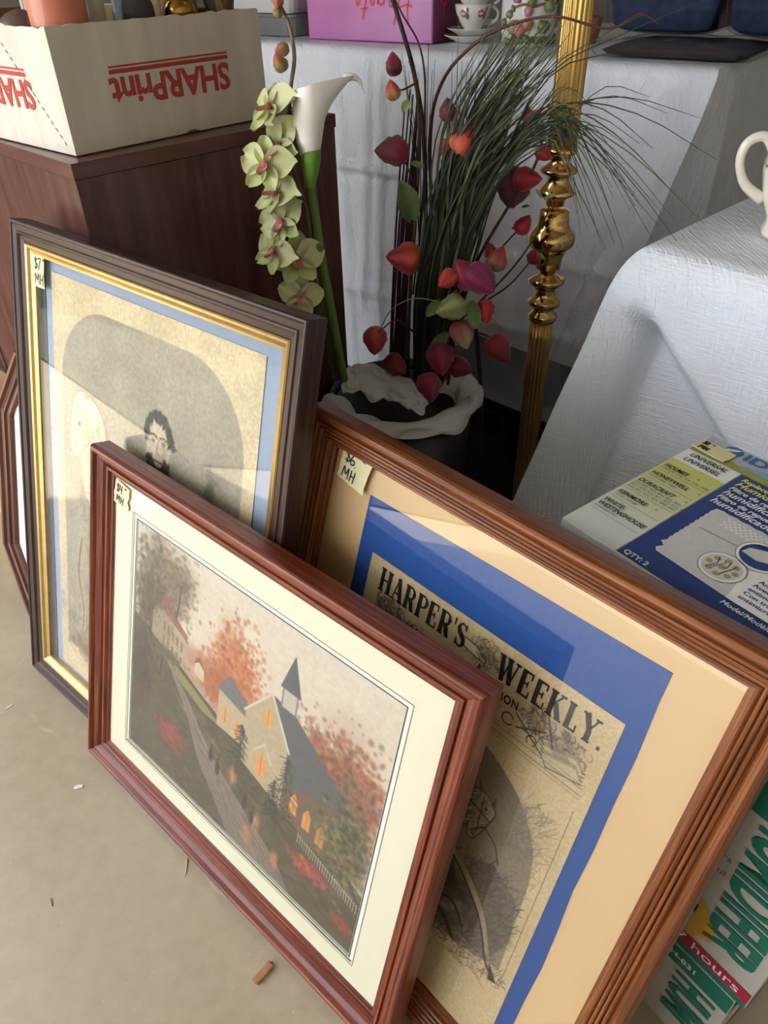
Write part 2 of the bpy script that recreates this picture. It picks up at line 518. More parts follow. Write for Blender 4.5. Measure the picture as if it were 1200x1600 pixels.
# ------------------------------------------------------------------ near side table under linen cloth
RZ = 0.65
RA = (0.333, 0.917)
rtab = thing('side_table', 'lower side table hidden under a white linen cloth, cream pot on top', 'table', (0.62, 0.92, 0))
RMt = frame_of(RA[0], RA[1], 0, -46)        # x along the front edge, y into the table
put('tabletop', box_mesh('tabletop', 0.02, 0.62, 0.02, 0.47, RZ - 0.03, RZ - 0.006, RMt), 'table_board', rtab)
for lx in (0.16, 0.56):
    for ly in (0.17, 0.42):
        put('leg', tube('leg', np.array([tuple(RMt @ Vector((lx, ly, 0.0))), tuple(RMt @ Vector((lx, ly, RZ - 0.031)))]), 0.014, 10), 'leg_steel', rtab)
def linen_dip(s, d):
    """the front falls back beneath a slanting fold that starts at the corner"""
    e = 1.02 * (d - 0.022) - s
    if e <= 0: return 0.0
    t = min(1.0, e / 0.07); t = t * t * (3 - 2 * t)
    return 0.075 * t * min(1.0, s / 0.05 + 0.05) * min(1.0, d / 0.10)
solo('linen_tablecloth', cloth_mesh('linen_tablecloth', RA, -46, 44, 0.66, 0.5, RZ, 0.06,
     lambda d: (0, 0.175 * d, 0.155 * d), lambda d: 0.02 + 0.9 * d, lambda d: 0.02 + 0.5 * d, 5,
     [(0.012, 0.010, 0.012, 0.03, 0.14, 0.12), (-0.08, 0.02, 0.012, 0.03, 0.5, -0.35), (-0.03, 0.015, 0.008, 0.05, 0.55, -0.15), (0.42, 0.05, 0.008, 0.1, 0.6, 0)],
     [(0.042, 0.004, 0.003, 0.06, 0.7, 0.0)], 0.004, lean_f=0.06, curve=1.0, rnd=0.02, dip=linen_dip), 'linen_cloth',
     'white woven linen cloth draped in a flared corner over the low side table', 'tablecloth')
# ------------------------------------------------------------------ printed pictures: a small painter, colours kept per vertex
def smooth_noise(h, w, cell, seed):
    r = np.random.default_rng(seed)
    gh, gw = int(h / cell) + 3, int(w / cell) + 3
    g = r.random((gh, gw))
    yy = np.arange(h) / cell; xx = np.arange(w) / cell
    y0 = yy.astype(int); x0 = xx.astype(int)
    fy = (yy - y0); fx = (xx - x0); fy = fy * fy * (3 - 2 * fy); fx = fx * fx * (3 - 2 * fx)
    a = g[y0][:, x0]; b_ = g[y0][:, x0 + 1]; c_ = g[y0 + 1][:, x0]; d_ = g[y0 + 1][:, x0 + 1]
    return (a * (1 - fx) + b_ * fx) * (1 - fy)[:, None] + (c_ * (1 - fx) + d_ * fx) * fy[:, None]
class Paint:
    """canvas in millimetres, y up, sRGB"""
    def __init__(s, wmm, hmm, col, k=1.0):
        s.k = k; s.w = int(wmm * k) + 1; s.h = int(hmm * k) + 1; s.W = wmm; s.H = hmm
        s.a = np.empty((s.h, s.w, 3)); s.a[:] = np.array(col) / 255.0
        s.Y, s.X = np.mgrid[0:s.h, 0:s.w] / k
        s.r = np.random.default_rng(5)
    def box(s, x0, y0, x1, y1):
        k = s.k
        return (slice(max(0, int(y0 * k)), min(s.h, int(y1 * k) + 2)), slice(max(0, int(x0 * k)), min(s.w, int(x1 * k) + 2)))
    def mixin(s, sl, al, col):
        if al.size:
            s.a[sl] = s.a[sl] * (1 - al[..., None]) + np.array(col) / 255.0 * al[..., None]
    def blob(s, x, y, rx, ry, col, al=1.0, soft=0.5):
        sl = s.box(x - rx, y - ry, x + rx, y + ry)
        d = np.sqrt(((s.X[sl] - x) / rx) ** 2 + ((s.Y[sl] - y) / ry) ** 2)
        s.mixin(sl, al * np.clip((1 - d) / soft, 0, 1), col)
    def poly(s, pts, col, al=1.0):
        p = np.array(pts, float)
        sl = s.box(p[:, 0].min(), p[:, 1].min(), p[:, 0].max(), p[:, 1].max())
        X, Y = s.X[sl], s.Y[sl]; acc = np.zeros(X.shape)
        for ox, oy in ((-.25, -.25), (.25, -.25), (-.25, .25), (.25, .25)):
            ins = np.zeros(X.shape, bool); x_, y_ = X + ox / s.k, Y + oy / s.k
            for i in range(len(p)):
                (ax, ay), (bx, by) = p[i - 1], p[i]
                if ay == by: continue
                c = ((ay > y_) != (by > y_)) & (x_ < (bx - ax) * (y_ - ay) / (by - ay) + ax)
                ins ^= c
            acc += ins
        s.mixin(sl, al * acc / 4, col)
    def line(s, pts, wd, col, al=1.0):
        p = np.array(pts, float)
        ws = np.linspace(wd[0], wd[1], len(p)) if isinstance(wd, tuple) else np.full(len(p), wd)
        for i in range(len(p) - 1):
            a, b_ = p[i], p[i + 1]; w_ = ws[i]
            sl = s.box(min(a[0], b_[0]) - w_ - 1, min(a[1], b_[1]) - w_ - 1, max(a[0], b_[0]) + w_ + 1, max(a[1], b_[1]) + w_ + 1)
            X, Y = s.X[sl] - a[0], s.Y[sl] - a[1]; d = b_ - a; L = d @ d + 1e-9
            t = np.clip((X * d[0] + Y * d[1]) / L, 0, 1)
            q = np.hypot(X - t * d[0], Y - t * d[1])
            s.mixin(sl, al * np.clip((w_ / 2 - q) * s.k + 0.5, 0, 1), col)
    def splat(s, x, y, rx, ry, n, size, cols, al=0.6, asp=1.0):
        mc = np.mean(np.array(cols, float), axis=0)
        for _ in range(14):
            s.blob(x + s.r.normal(0, .32) * rx, y + s.r.normal(0, .32) * ry, rx * .55, ry * .5, mc, 0.28, 1.0)
        for _ in range(n):
            a = s.r.random() * 6.283; q = min(1.1, abs(s.r.normal(0, .42)))
            c = np.array(cols[s.r.integers(len(cols))]) + s.r.normal(0, 11, 3)
            z = size * (0.5 + s.r.random())
            s.blob(x + rx * q * math.cos(a), y + ry * q * math.sin(a), z, z * asp, np.clip(c, 0, 255), al, 0.7)
    def strokes(s, x, y, rx, ry, n, ln, ang, cols, wd=0.9, al=0.6, jit=0.3):
        for _ in range(n):
            a = s.r.random() * 6.283; q = math.sqrt(s.r.random())
            px, py = x + rx * q * math.cos(a), y + ry * q * math.sin(a)
            t = ang + s.r.normal(0, jit); l = ln * (0.4 + s.r.random())
            c = np.array(cols[s.r.integers(len(cols))]) + s.r.normal(0, 6, 3)
            s.line([(px, py), (px + l * math.cos(t), py + l * math.sin(t))], wd, np.clip(c, 0, 255), al)
    def grain(s, amt, cell, seed=1):
        n = smooth_noise(s.h, s.w, cell, seed) - 0.5
        s.a = np.clip(s.a * (1 + amt * n[..., None]), 0, 1)
    def mesh(s, name, x0, y0, z):
        """real flat sheet with one colour per vertex, lower left at x0, y0 (metres)"""
        h, w_ = s.h, s.w
        co = np.stack([s.X / 1000 + x0, s.Y / 1000 + y0, np.full_like(s.X, z)], -1).reshape(-1, 3).astype(np.float32)
        i = np.arange(h * w_).reshape(h, w_)
        f = np.stack([i[:-1, :-1], i[:-1, 1:], i[1:, 1:], i[1:, :-1]], -1).reshape(-1, 4).astype(np.int32)
        me = bpy.data.meshes.new(name)
        me.vertices.add(len(co)); me.vertices.foreach_set('co', co.ravel())
        me.loops.add(f.size); me.loops.foreach_set('vertex_index', f.ravel())
        me.polygons.add(len(f)); me.polygons.foreach_set('loop_start', np.arange(0, f.size, 4, dtype=np.int32))
        me.update(calc_edges=True); me.validate()
        ca = me.color_attributes.new('paint', 'FLOAT_COLOR', 'POINT')
        rgba = np.ones((h * w_, 4), np.float32); rgba[:, :3] = lin(np.clip(s.a, 0, 1)).reshape(-1, 3)
        ca.data.foreach_set('color', rgba.ravel())
        return me

attr_mat('printed_paper', 0.65, 0.25)

# ------------------------------------------------------------------ picture frames
def sweep_rails(poly, prof):
    """mitred moulding rails round a polygon; prof = closed loop of (inset, height)"""
    P = [np.array(p, float) for p in poly]; n = len(P); out = []
    mit = []
    for i in range(n):
        d0 = P[i] - P[i - 1]; d0 /= np.linalg.norm(d0)
        d1 = P[(i + 1) % n] - P[i]; d1 /= np.linalg.norm(d1)
        n0 = np.array([-d0[1], d0[0]]); n1 = np.array([-d1[1], d1[0]])
        mv = n0 + n1; mit.append(mv / (mv @ n1))
    arc = [0]
    for a, b_ in zip(prof, prof[1:]): arc.append(arc[-1] + math.hypot(b_[0] - a[0], b_[1] - a[1]))
    for i in range(n):
        j = (i + 1) % n; d = P[j] - P[i]; d /= np.linalg.norm(d)
        vs, uv, fs = [], [], []
        for (ins, h), ar in zip(prof, arc):
            for q, mv in ((P[i], mit[i]), (P[j], mit[j])):
                c = q + ins * mv
                vs.append((c[0], c[1], h)); uv.append(((c - P[i]) @ d + 0.37 * i, ar + 0.21 * i))
        m_ = len(prof)
        for k in range(m_):
            k2 = (k + 1) % m_
            fs.append((2 * k, 2 * k + 1, 2 * k2 + 1, 2 * k2))
        fs.append(tuple(2 * k for k in range(m_ - 1, -1, -1))); fs.append(tuple(2 * k + 1 for k in range(m_)))
        out.append((vs, fs, uv))
    return out
def rails(parent, poly, prof, mat, name='rail'):
    for vs, fs, uv in sweep_rails(poly, prof):
        me = mesh(name, vs, fs, uv)
        bm = bmesh.new(); bm.from_mesh(me); bmesh.ops.recalc_face_normals(bm, faces=bm.faces[:])
        bm.to_mesh(me); bm.free()
        put(name, me, mat, parent, False)
def leaning(name, label, x, y, z, yaw, lean):
    a, l = R(yaw), R(lean)
    e = Vector((math.cos(a), math.sin(a), 0)); u = Vector((-math.sin(a) * math.sin(l), math.cos(a) * math.sin(l), math.cos(l)))
    rot = Matrix((e, u, e.cross(u))).transposed()
    return thing(name, label, 'picture frame', (x, y, z), rot)
def arcs(c, r, a0, a1, n=6):
    return [(c[0] + r * math.cos(R(a0 + (a1 - a0) * i / n)), c[1] + r * math.sin(R(a0 + (a1 - a0) * i / n))) for i in range(n + 1)]
glass_mat('picture_glass')
plain('backing_card', '6e6152', 0.8)
plain('masking_tape', 'd9cfa0', 0.6, var=0.06, nscale=90, bmp=0.1)
plain('ink_blue', '1d2440', 0.5, var=0.02)
plain('ink_black', '15130f', 0.6, var=0.02)
GLY = {
 '$': (0.55, [[(0.5, 0.75), (0.3, 0.85), (0.1, 0.7), (0.25, 0.52), (0.45, 0.4), (0.45, 0.2), (0.25, 0.1), (0.05, 0.2)], [(0.3, 1.0), (0.26, -0.02)]]),
 '6': (0.5, [[(0.3, 1.0), (0.12, 0.6), (0.05, 0.25), (0.2, 0.05), (0.42, 0.18), (0.36, 0.42), (0.1, 0.34)]]),
 '7': (0.5, [[(0.02, 0.9), (0.45, 0.92), (0.25, 0.45), (0.15, 0.02)]]),
 '4': (0.55, [[(0.1, 0.95), (0.05, 0.5), (0.45, 0.52)], [(0.38, 0.95), (0.33, 0.0)]]),
 '1': (0.3, [[(0.12, 0.95), (0.12, 0.05)]]),
 '.': (0.22, [[(0.05, 0.06), (0.11, 0.06)]]),
 '"': (0.4, [[(0.05, 0.95), (0.16, 0.88), (0.08, 0.8)], [(0.24, 0.95), (0.34, 0.86), (0.26, 0.8)]]),
 '-': (0.6, [[(0.05, 0.7), (0.5, 0.74)]]),
 'M': (0.75, [[(0.0, 0.0), (0.08, 0.8), (0.3, 0.3), (0.5, 0.82), (0.58, 0.02)]]),
 'H': (0.6, [[(0.05, 0.85), (0.06, 0.02)], [(0.42, 0.88), (0.4, 0.0)], [(0.06, 0.42), (0.42, 0.46)]]),
 ' ': (0.3, [])}
def hand(txt, x, y, h, wd, seed=0):
    rs = np.random.default_rng(seed); out = []
    for ch in txt:
        wch, st = GLY[ch]
        for s_ in st:
            p = spline([(x + (a + rs.normal(0, .015)) * h, y + (b_ + rs.normal(0, .015)) * h) for a, b_ in s_], 4 * len(s_)) if len(s_) > 2 else s_ and [(x + a * h, y + b_ * h) for a, b_ in s_]
            out += ribbon2([tuple(q) for q in p], wd)
        x += wch * h
    return out
def price_tag(parent, x, y, wd, ht, z, rot, l1, l2, ink, seed):
    rs = np.random.default_rng(seed)
    # torn ends left and right
    pts = [(0, 0), (wd * .5, -.0008), (wd, 0)] + [(wd + rs.normal(0, .0009), ht * t) for t in (0.2, 0.4, 0.6, 0.8)] + [(wd, ht), (wd * .5, ht + .0006), (0, ht)] + [(rs.normal(0, .0009), ht * t) for t in (0.8, 0.6, 0.4, 0.2)]
    M = Matrix.Translation((x, y, 0)) @ Matrix.Rotation(R(rot), 4, 'Z')
    t = put('price_tag', plate('price_tag', pts, z, z + 0.0006, M), 'masking_tape', parent, False, 'torn masking tape price tag')
    hh = ht * 0.40
    q = hand(l1, wd * .10, ht * .53, hh, 0.0017, seed) + hand(l2, wd * .16, ht * .08, hh, 0.0017, seed + 1)
    put('handwriting', quads_mesh('handwriting', q, z + 0.0009, M), ink, t, False)
    return t

# ---- framed village landscape, in front
wood('mahogany', '2e0f09', '6e2e1b', '9b5433', 0.38, 'UV', (11, 420, 1), coat=0.15, bmp=0.12)
W1, H1 = 0.5888, 0.4909
vil = leaning('framed_landscape', 'reddish mahogany frame with a cream mat around an autumn village landscape', -0.4499, 0.6677, 0.0065, -42.52, 16.84)
prof = [(0, -0.022), (0, 0.0)] + [(0.0045 + 0.0045 * math.cos(R(a)), 0.0 + 0.006 * math.sin(R(a))) for a in range(150, 20, -26)] + \
       [(0.010, 0.0005), (0.0125, 0.0005), (0.014, -0.0005), (0.018, -0.003), (0.0215, -0.0075), (0.0225, -0.0045), (0.026, -0.0045), (0.0275, -0.0065), (0.0285, -0.0085), (0.032, -0.009), (0.0335, -0.0115), (0.0335, -0.022)]
rails(vil, rect(0, 0, W1, H1), prof, 'mahogany')
plain('cream_mat', 'dfd8bd', 0.75, var=0.015)
plain('keyline_green', '39493f', 0.7)
mz = -0.0125
px0, py0, px1, py1 = 0.079, 0.069, 0.509, 0.417
# mat board with a bevelled opening
def mat_ring(parent, W, H, m0, x0, y0, x1, y1, z, mat, name='mat_board', t=0.0014):
    o = rect(m0, m0, W - m0, H - m0); i = rect(x0, y0, x1, y1)
    vs = [(p[0], p[1], z) for p in o] + [(p[0], p[1], z) for p in i] + [(p[0], p[1], z - t) for p in i] + [(p[0], p[1], z - t) for p in o]
    fs = []
    for k in range(4):
        j = (k + 1) % 4
        fs += [(k, j, 4 + j, 4 + k), (4 + k, 4 + j, 8 + j, 8 + k), (8 + k, 8 + j, 12 + j, 12 + k), (12 + k, 12 + j, j, k)]
    return put(name, mesh(name, vs, fs), mat, parent, False)
mat_ring(vil, W1, H1, 0.030, px0 - .006, py0 - .006, px1 + .006, py1 + .006, mz, 'cream_mat')
plain('white_bevel', 'efece0', 0.8, var=0.01)
mat_ring(vil, W1, H1, 0.065, px0, py0, px1, py1, mz - 0.0014, 'white_bevel', 'inner_mat')
def keyline(parent, x0, y0, x1, y1, wd, z, mat):
    q = [rect(x0, y0, x1, y0 + wd), rect(x0, y1 - wd, x1, y1), rect(x0, y0, x0 + wd, y1), rect(x1 - wd, y0, x1, y1)]
    put('keyline', quads_mesh('keyline', q, z), mat, parent, False)
keyline(vil, px0 - .0085, py0 - .0085, px1 + .0085, py1 + .0085, 0.0007, mz + 0.0003, 'keyline_green')
keyline(vil, px0 - .002, py0 - .002, px1 + .002, py1 + .002, 0.0016, mz - 0.0011, 'keyline_green')
C_ = Paint(430, 348, (226, 216, 198), 1.0)
# sky
for yy in range(348):
    t = yy / 348
    C_.a[yy, :] = np.array([222, 204, 178]) / 255 * (1 - t) + np.array([220, 212, 196]) / 255 * t
for _ in range(60): C_.blob(C_.r.random() * 430, 180 + C_.r.random() * 170, 60, 14, (232, 222, 204) if C_.r.random() > .4 else (206, 196, 188), 0.18, 1.0)
# hazy hills and far autumn woods
for _ in range(260): C_.blob(70 + C_.r.random() * 370, 150 + C_.r.random() * 80, 22, 20, [(176, 128, 104), (160, 120, 98), (150, 140, 120), (190, 140, 112)][C_.r.integers(4)], 0.25, 1.0)
# red woods to the right
C_.splat(330, 200, 80, 60, 900, 4.5, [(140, 92, 74), (120, 80, 66), (160, 108, 86)], 0.5)
C_.splat(375, 205, 90, 80, 2600, 4.2, [(150, 84, 66), (168, 104, 82), (120, 72, 60), (184, 124, 98), (136, 98, 78)], 0.5)
C_.strokes(350, 190, 80, 50, 120, 26, 1.57, [(90, 62, 52), (150, 110, 90)], 0.8, 0.35, 0.15)
# orange tree in the middle
C_.splat(200, 232, 54, 84, 2200, 4, [(196, 118, 76), (180, 98, 62), (212, 142, 100), (150, 84, 58), (200, 130, 88)], 0.55)
C_.splat(172, 205, 46, 42, 700, 4, [(188, 110, 72), (160, 96, 64)], 0.5)
# ground
C_.poly([(0, 0), (0, 215), (60, 205), (130, 178), (220, 150), (320, 120), (430, 90), (430, 0)], (84, 78, 58))
for _ in range(700): C_.blob(C_.r.random() * 430, C_.r.random() * 150 - 5, 12, 5, [(70, 66, 48), (98, 90, 62), (112, 104, 70), (58, 54, 44), (126, 112, 76)][C_.r.integers(5)], 0.3, 1.0)
C_.poly([(60, 195), (150, 165), (190, 150), (150, 150), (80, 172)], (150, 146, 92), 0.8)
# dark leafy tree on the left
C_.splat(44, 250, 62, 110, 2400, 4.5, [(76, 72, 58), (92, 84, 64), (60, 58, 50), (110, 96, 72), (124, 104, 78)], 0.45)
C_.splat(80, 300, 54, 52, 1100, 3.5, [(96, 88, 70), (120, 108, 84), (150, 132, 106)], 0.4)
C_.splat(18, 140, 36, 90, 900, 5, [(62, 54, 44), (90, 60, 48), (70, 66, 50)], 0.4)
C_.line(spline([(60, 150), (66, 190), (86, 250), (92, 300)], 20), (4, 1.5), (66, 52, 44), 0.9)
C_.splat(60, 262, 14, 12, 40, 5, [(168, 66, 60), (186, 84, 70)], 0.5)
# long house with shutters on the left slope
C_.poly([(38, 205), (40, 245), (58, 262), (78, 252), (108, 235), (110, 196), (76, 190)], (180, 162, 138), .75)
C_.poly([(34, 243), (58, 268), (112, 238), (108, 230), (60, 250)], (128, 74, 62), .7)
for i in range(5):
    C_.poly([(62 + i * 9, 222 - i * 3), (66 + i * 9, 221 - i * 3), (66 + i * 9, 235 - i * 3), (62 + i * 9, 236 - i * 3)], (126, 84, 72), .7)
    C_.poly([(62 + i * 9, 202 - i * 2), (66 + i * 9, 201 - i * 2), (66 + i * 9, 213 - i * 3), (62 + i * 9, 214 - i * 3)], (120, 86, 74), .7)
C_.poly([(128, 196), (128, 210), (136, 222), (146, 208), (146, 192)], (214, 196, 168)); C_.poly([(125, 209), (136, 225), (149, 206), (136, 216)], (140, 74, 58))
C_.splat(40, 262, 34, 26, 260, 3.5, [(92, 84, 64), (76, 72, 58), (120, 100, 76)], 0.4); C_.splat(70, 190, 46, 12, 260, 3.5, [(92, 86, 62), (112, 104, 72), (80, 76, 58)], 0.4)
# path winding down
C_.poly([tuple(p) for p in spline([(92, 170), (120, 150), (150, 118), (180, 92), (230, 66), (300, 30), (330, 0)], 30)] + [tuple(p) for p in spline([(215, 0), (180, 40), (150, 70), (128, 110), (108, 140), (84, 168)], 30)], (126, 116, 106))
for _ in range(240):
    t = C_.r.random(); x = 110 + t * 170 + C_.r.normal(0, 18); y = 150 - t * 150
    C_.line([(x, y), (x + 14, y - 10)], 1.6, [(150, 134, 118), (104, 94, 88), (176, 148, 118), (92, 84, 78)][C_.r.integers(4)], 0.4)
for x, y in ((215, 95), (262, 60), (300, 30), (250, 30)): C_.splat(x, y, 10, 20, 30, 2.2, [(204, 142, 100), (186, 122, 90)], 0.3, 3.2)
# small stone hall with a grey roof, lit windows
C_.poly([(176, 150), (176, 206), (228, 196), (228, 150)], (190, 172, 140)); C_.poly([(172, 204), (192, 232), (226, 214), (232, 192)], (106, 110, 112))
C_.poly([(224, 130), (224, 205), (262, 250), (296, 196), (296, 110)], (186, 170, 142)); C_.poly([(262, 252), (296, 194), (296, 108), (384, 150), (386, 190), (300, 246)], (92, 94, 98))
C_.poly([(296, 108), (296, 150), (384, 172), (384, 90)], (112, 92, 74))
C_.line([(222, 204), (262, 252), (298, 193)], 3.2, (214, 206, 188))
C_.poly([(276, 246), (276, 274), (288, 316), (300, 274), (300, 246)], (120, 116, 116)); C_.poly([(278, 246), (278, 270), (298, 270), (298, 246)], (196, 190, 176)); C_.poly([(272, 270), (288, 318), (304, 270)], (84, 88, 96))
def lit(x, y, w_, h_):
    C_.poly([(x - w_, y), (x - w_, y + h_), (x, y + h_ + w_ * 1.6), (x + w_, y + h_), (x + w_, y)], (226, 158, 84)); C_.line([(x, y), (x, y + h_ + w_)], 0.8, (150, 96, 58))
for a_ in ((190, 162, 5, 16), (212, 156, 5, 16), (260, 206, 6.5, 16), (258, 130, 9, 24), (316, 118, 6, 20), (338, 112, 6, 20), (360, 106, 6, 20)): lit(*a_)
C_.line([(244, 160), (260, 178), (274, 158)], 2.5, (206, 198, 182))
for _ in range(160):
    x = 226 + C_.r.random() * 68; y = 120 + C_.r.random() * 80; C_.line([(x, y), (x + 5, y - 1)], 0.6, (160, 142, 112), 0.4)
# dark firs in front
for fx, fy, fh, fw in ((300, 92, 96, 20), (222, 118, 62, 11), (284, 84, 60, 14)):
    for i in range(130):
        t = C_.r.random(); x = fx + C_.r.normal(0, 1) * fw * (1 - t) * .6; y = fy + t * fh
        C_.line([(x, y), (x + C_.r.normal(0, 6), y - 5)], 1.4, [(44, 46, 38), (62, 62, 48), (80, 76, 58)][C_.r.integers(3)], 0.7)
# trees right edge, red bushes, picket rails, walkers
C_.splat(400, 130, 44, 84, 1700, 4, [(92, 90, 70), (72, 72, 58), (124, 116, 84), (146, 132, 88), (60, 62, 52)], 0.45)
C_.splat(88, 70, 34, 26, 300, 5, [(150, 62, 58), (170, 82, 72), (120, 54, 50)], 0.5)
C_.splat(352, 62, 38, 18, 260, 4, [(170, 74, 66), (140, 62, 56), (190, 100, 86)], 0.5); C_.splat(410, 30, 18, 14, 90, 4, [(170, 74, 66), (140, 62, 56)], 0.5)
for i in range(26): C_.line([(330 + i * 3.8, 100 - i * 1.0), (330 + i * 3.8, 86 - i * 1.0)], 1.0, (206, 198, 184), 0.8)
C_.line([(330, 96), (428, 72)], 0.9, (206, 198, 184), .8)
for (x, y) in ((172, 98), (186, 86), (240, 72), (254, 60)):
    C_.blob(x, y, 5, 14, (54, 44, 42), 0.9, 0.4); C_.blob(x, y + 15, 2.6, 3, (70, 52, 46), 0.9, 0.4)
C_.strokes(215, 40, 215, 45, 700, 12, -0.5, [(70, 64, 54), (96, 88, 70), (52, 48, 44), (120, 108, 84)], 0.9, 0.35)
C_.splat(40, 40, 60, 40, 200, 9, [(74, 70, 54), (92, 84, 60)], 0.35)
C_.grain(0.06, 4, 2)
C_.a = (C_.a * 0.93 + np.array([150, 128, 104]) / 255 * 0.07) * np.array([0.95, 0.93, 0.90])
put('landscape_print', C_.mesh('landscape_print', px0, py0, mz - 0.0026), 'printed_paper', vil, False)
put('glass_pane', plate('glass_pane', rect(0.030, 0.030, W1 - .030, H1 - .030), -0.0112, -0.0100), 'picture_glass', vil, False)
put('backing', plate('backing', rect(0.012, 0.012, W1 - .012, H1 - .012), -0.0225, -0.0165), 'backing_card', vil, False)
price_tag(vil, 0.0335, H1 - 0.0655, 0.030, 0.031, -0.0098, -7, '$4."', 'MH', 'ink_blue', 3)

# ---- tall portrait frame, behind on the left
wood('dark_walnut', '1f110b', '38221a', '543829', 0.40, 'UV', (7, 220, 1), coat=0.05, bmp=0.12)
plain('gilt_liner', 'c0a268', 0.32, 0.85, var=0.12, nscale=60)
W2, H2 = 0.5368, 0.7078
por = leaning('framed_portrait', 'tall dark walnut frame with gilt inner edge holding an old officer-and-horse print', -0.5963, 0.8324, 0.0075, -41.08, 16.03)
prof = [(0, -0.026), (0, -0.001), (0.0012, 0.0008), (0.003, 0.0012), (0.0045, 0.0004), (0.0055, -0.0012), (0.0125, -0.0030), (0.0135, -0.0016), (0.0152, -0.0014), (0.0168, -0.0030), (0.0178, -0.0046), (0.0245, -0.0064), (0.0255, -0.0075), (0.0255, -0.026)]
rails(por, rect(0, 0, W2, H2), prof, 'dark_walnut')
gp = [(0.0256, -0.020), (0.0256, -0.0065), (0.027, -0.005), (0.030, -0.006), (0.033, -0.009), (0.0355, -0.0105), (0.0385, -0.0115), (0.0385, -0.020)]
rails(por, rect(0, 0, W2, H2), gp, 'gilt_liner', 'gilt_strip')
plain('blue_grey_mat', '8f9db3', 0.8, var=0.05, nscale=120)
put('mat_board', plate('mat_board', rect(0.028, 0.028, W2 - .028, H2 - .028), -0.0205, -0.0195), 'blue_grey_mat', por, False)
plain('shade_strip_tone', '3a3d44', 0.7)
put('shade_strip', plate('shade_strip', rect(0.0386, 0.0386, 0.050, H2 - 0.0386), -0.0194, -0.0185), 'shade_strip_tone', por, False)  # dark strip standing in for the shade along the left inner edge
qx0, qy0, qx1, qy1 = 0.066, 0.045, 0.470, 0.655
PW, PH = (qx1 - qx0) * 1000, (qy1 - qy0) * 1000
C_ = Paint(PW, PH, (206, 186, 150), 0.8)
C_.grain(0.06, 60, 3)
ax0, ax1, ay1, rr = 20, 384, 582, 105
arch = [(ax0, 48), (ax0, ay1 - rr)] + arcs((ax0 + rr, ay1 - rr), rr, 180, 90, 12) + arcs((ax1 - rr, ay1 - rr), rr, 90, 0, 12) + [(ax1, 48)]
C_.poly(arch, (156, 147, 126))
for _ in range(240): C_.blob(ax0 + 20 + C_.r.random() * 330, 120 + C_.r.random() * 430, 50, 22, (172, 161, 136) if C_.r.random() > .45 else (144, 136, 117), 0.12, 1.0)
# trees and ground
C_.splat(335, 330, 44, 110, 500, 8, [(128, 118, 98), (110, 102, 86), (142, 131, 108)], 0.3); C_.splat(330, 430, 12, 40, 160, 4, [(116, 108, 92)], 0.35)
C_.splat(200, 110, 185, 70, 600, 12, [(138, 126, 104), (112, 102, 84), (160, 146, 118)], 0.3)
C_.strokes(200, 100, 185, 60, 700, 12, 1.2, [(90, 80, 66), (120, 106, 86)], 0.9, 0.45, 0.6)
# officer: coat, head, beard
G0, G1, G2 = (52, 48, 44), (84, 78, 70), (30, 28, 27)
C_.poly([tuple(p) for p in spline([(150, 120), (160, 260), (172, 352), (212, 384), (240, 392), (276, 384), (316, 350), (328, 250), (336, 120)], 40)], G1)
for _ in range(300): C_.blob(170 + C_.r.random() * 150, 120 + C_.r.random() * 240, 10, 18, G0 if C_.r.random() > .4 else (100, 92, 80), 0.25, 1.0)
for k in range(6): C_.blob(236, 350 - k * 34, 3.4, 3.4, (176, 162, 130), .9, .4); C_.blob(258, 350 - k * 34, 3.4, 3.4, (176, 162, 130), .9, .4)
C_.poly([(218, 380), (222, 412), (250, 412), (258, 380)], G2)
fx, fy = 233, 452
C_.blob(fx, fy, 25, 40, (198, 182, 152), 1, 0.15)
for _ in range(240):   # hair and beard drawn in short strokes
    a0 = C_.r.uniform(0.05, 3.09); rr_ = C_.r.uniform(.84, 1.12); p = (fx + 26 * rr_ * math.cos(a0), fy + 8 + 34 * rr_ * math.sin(a0)); C_.line([p, (p[0] + C_.r.normal(0, 3), p[1] - 7)], 2.2, [(46, 42, 38), (66, 59, 52), (34, 31, 29)][C_.r.integers(3)], .8)
for _ in range(260):
    a0 = C_.r.uniform(3.25, 6.17); rr_ = C_.r.uniform(.5, 1.0); p = (fx + 23 * rr_ * math.cos(a0), fy - 10 + 33 * rr_ * math.sin(a0)); C_.line([p, (p[0] + C_.r.normal(0, 2), p[1] - 6)], 1.8, [(56, 50, 45), (78, 69, 60), (42, 38, 35)][C_.r.integers(3)], .75)
for x in (fx - 10, fx + 10): C_.blob(x, fy + 6, 5.5, 3.2, (64, 55, 48), .9, .6); C_.line([(x - 7, fy + 12), (x, fy + 14), (x + 7, fy + 12)], 2.4, (60, 52, 46), .8)
C_.line([(fx + 1, fy + 8), (fx - 3, fy - 8), (fx + 3, fy - 10)], 1.6, (122, 106, 88), .8); C_.blob(fx + 12, fy, 9, 26, (150, 134, 108), .45, 1); C_.blob(fx - 8, fy - 4, 6, 10, (216, 200, 170), .5, 1)
C_.line([(fx - 9, fy - 19), (fx + 9, fy - 19)], 2.0, (88, 66, 56), .8)
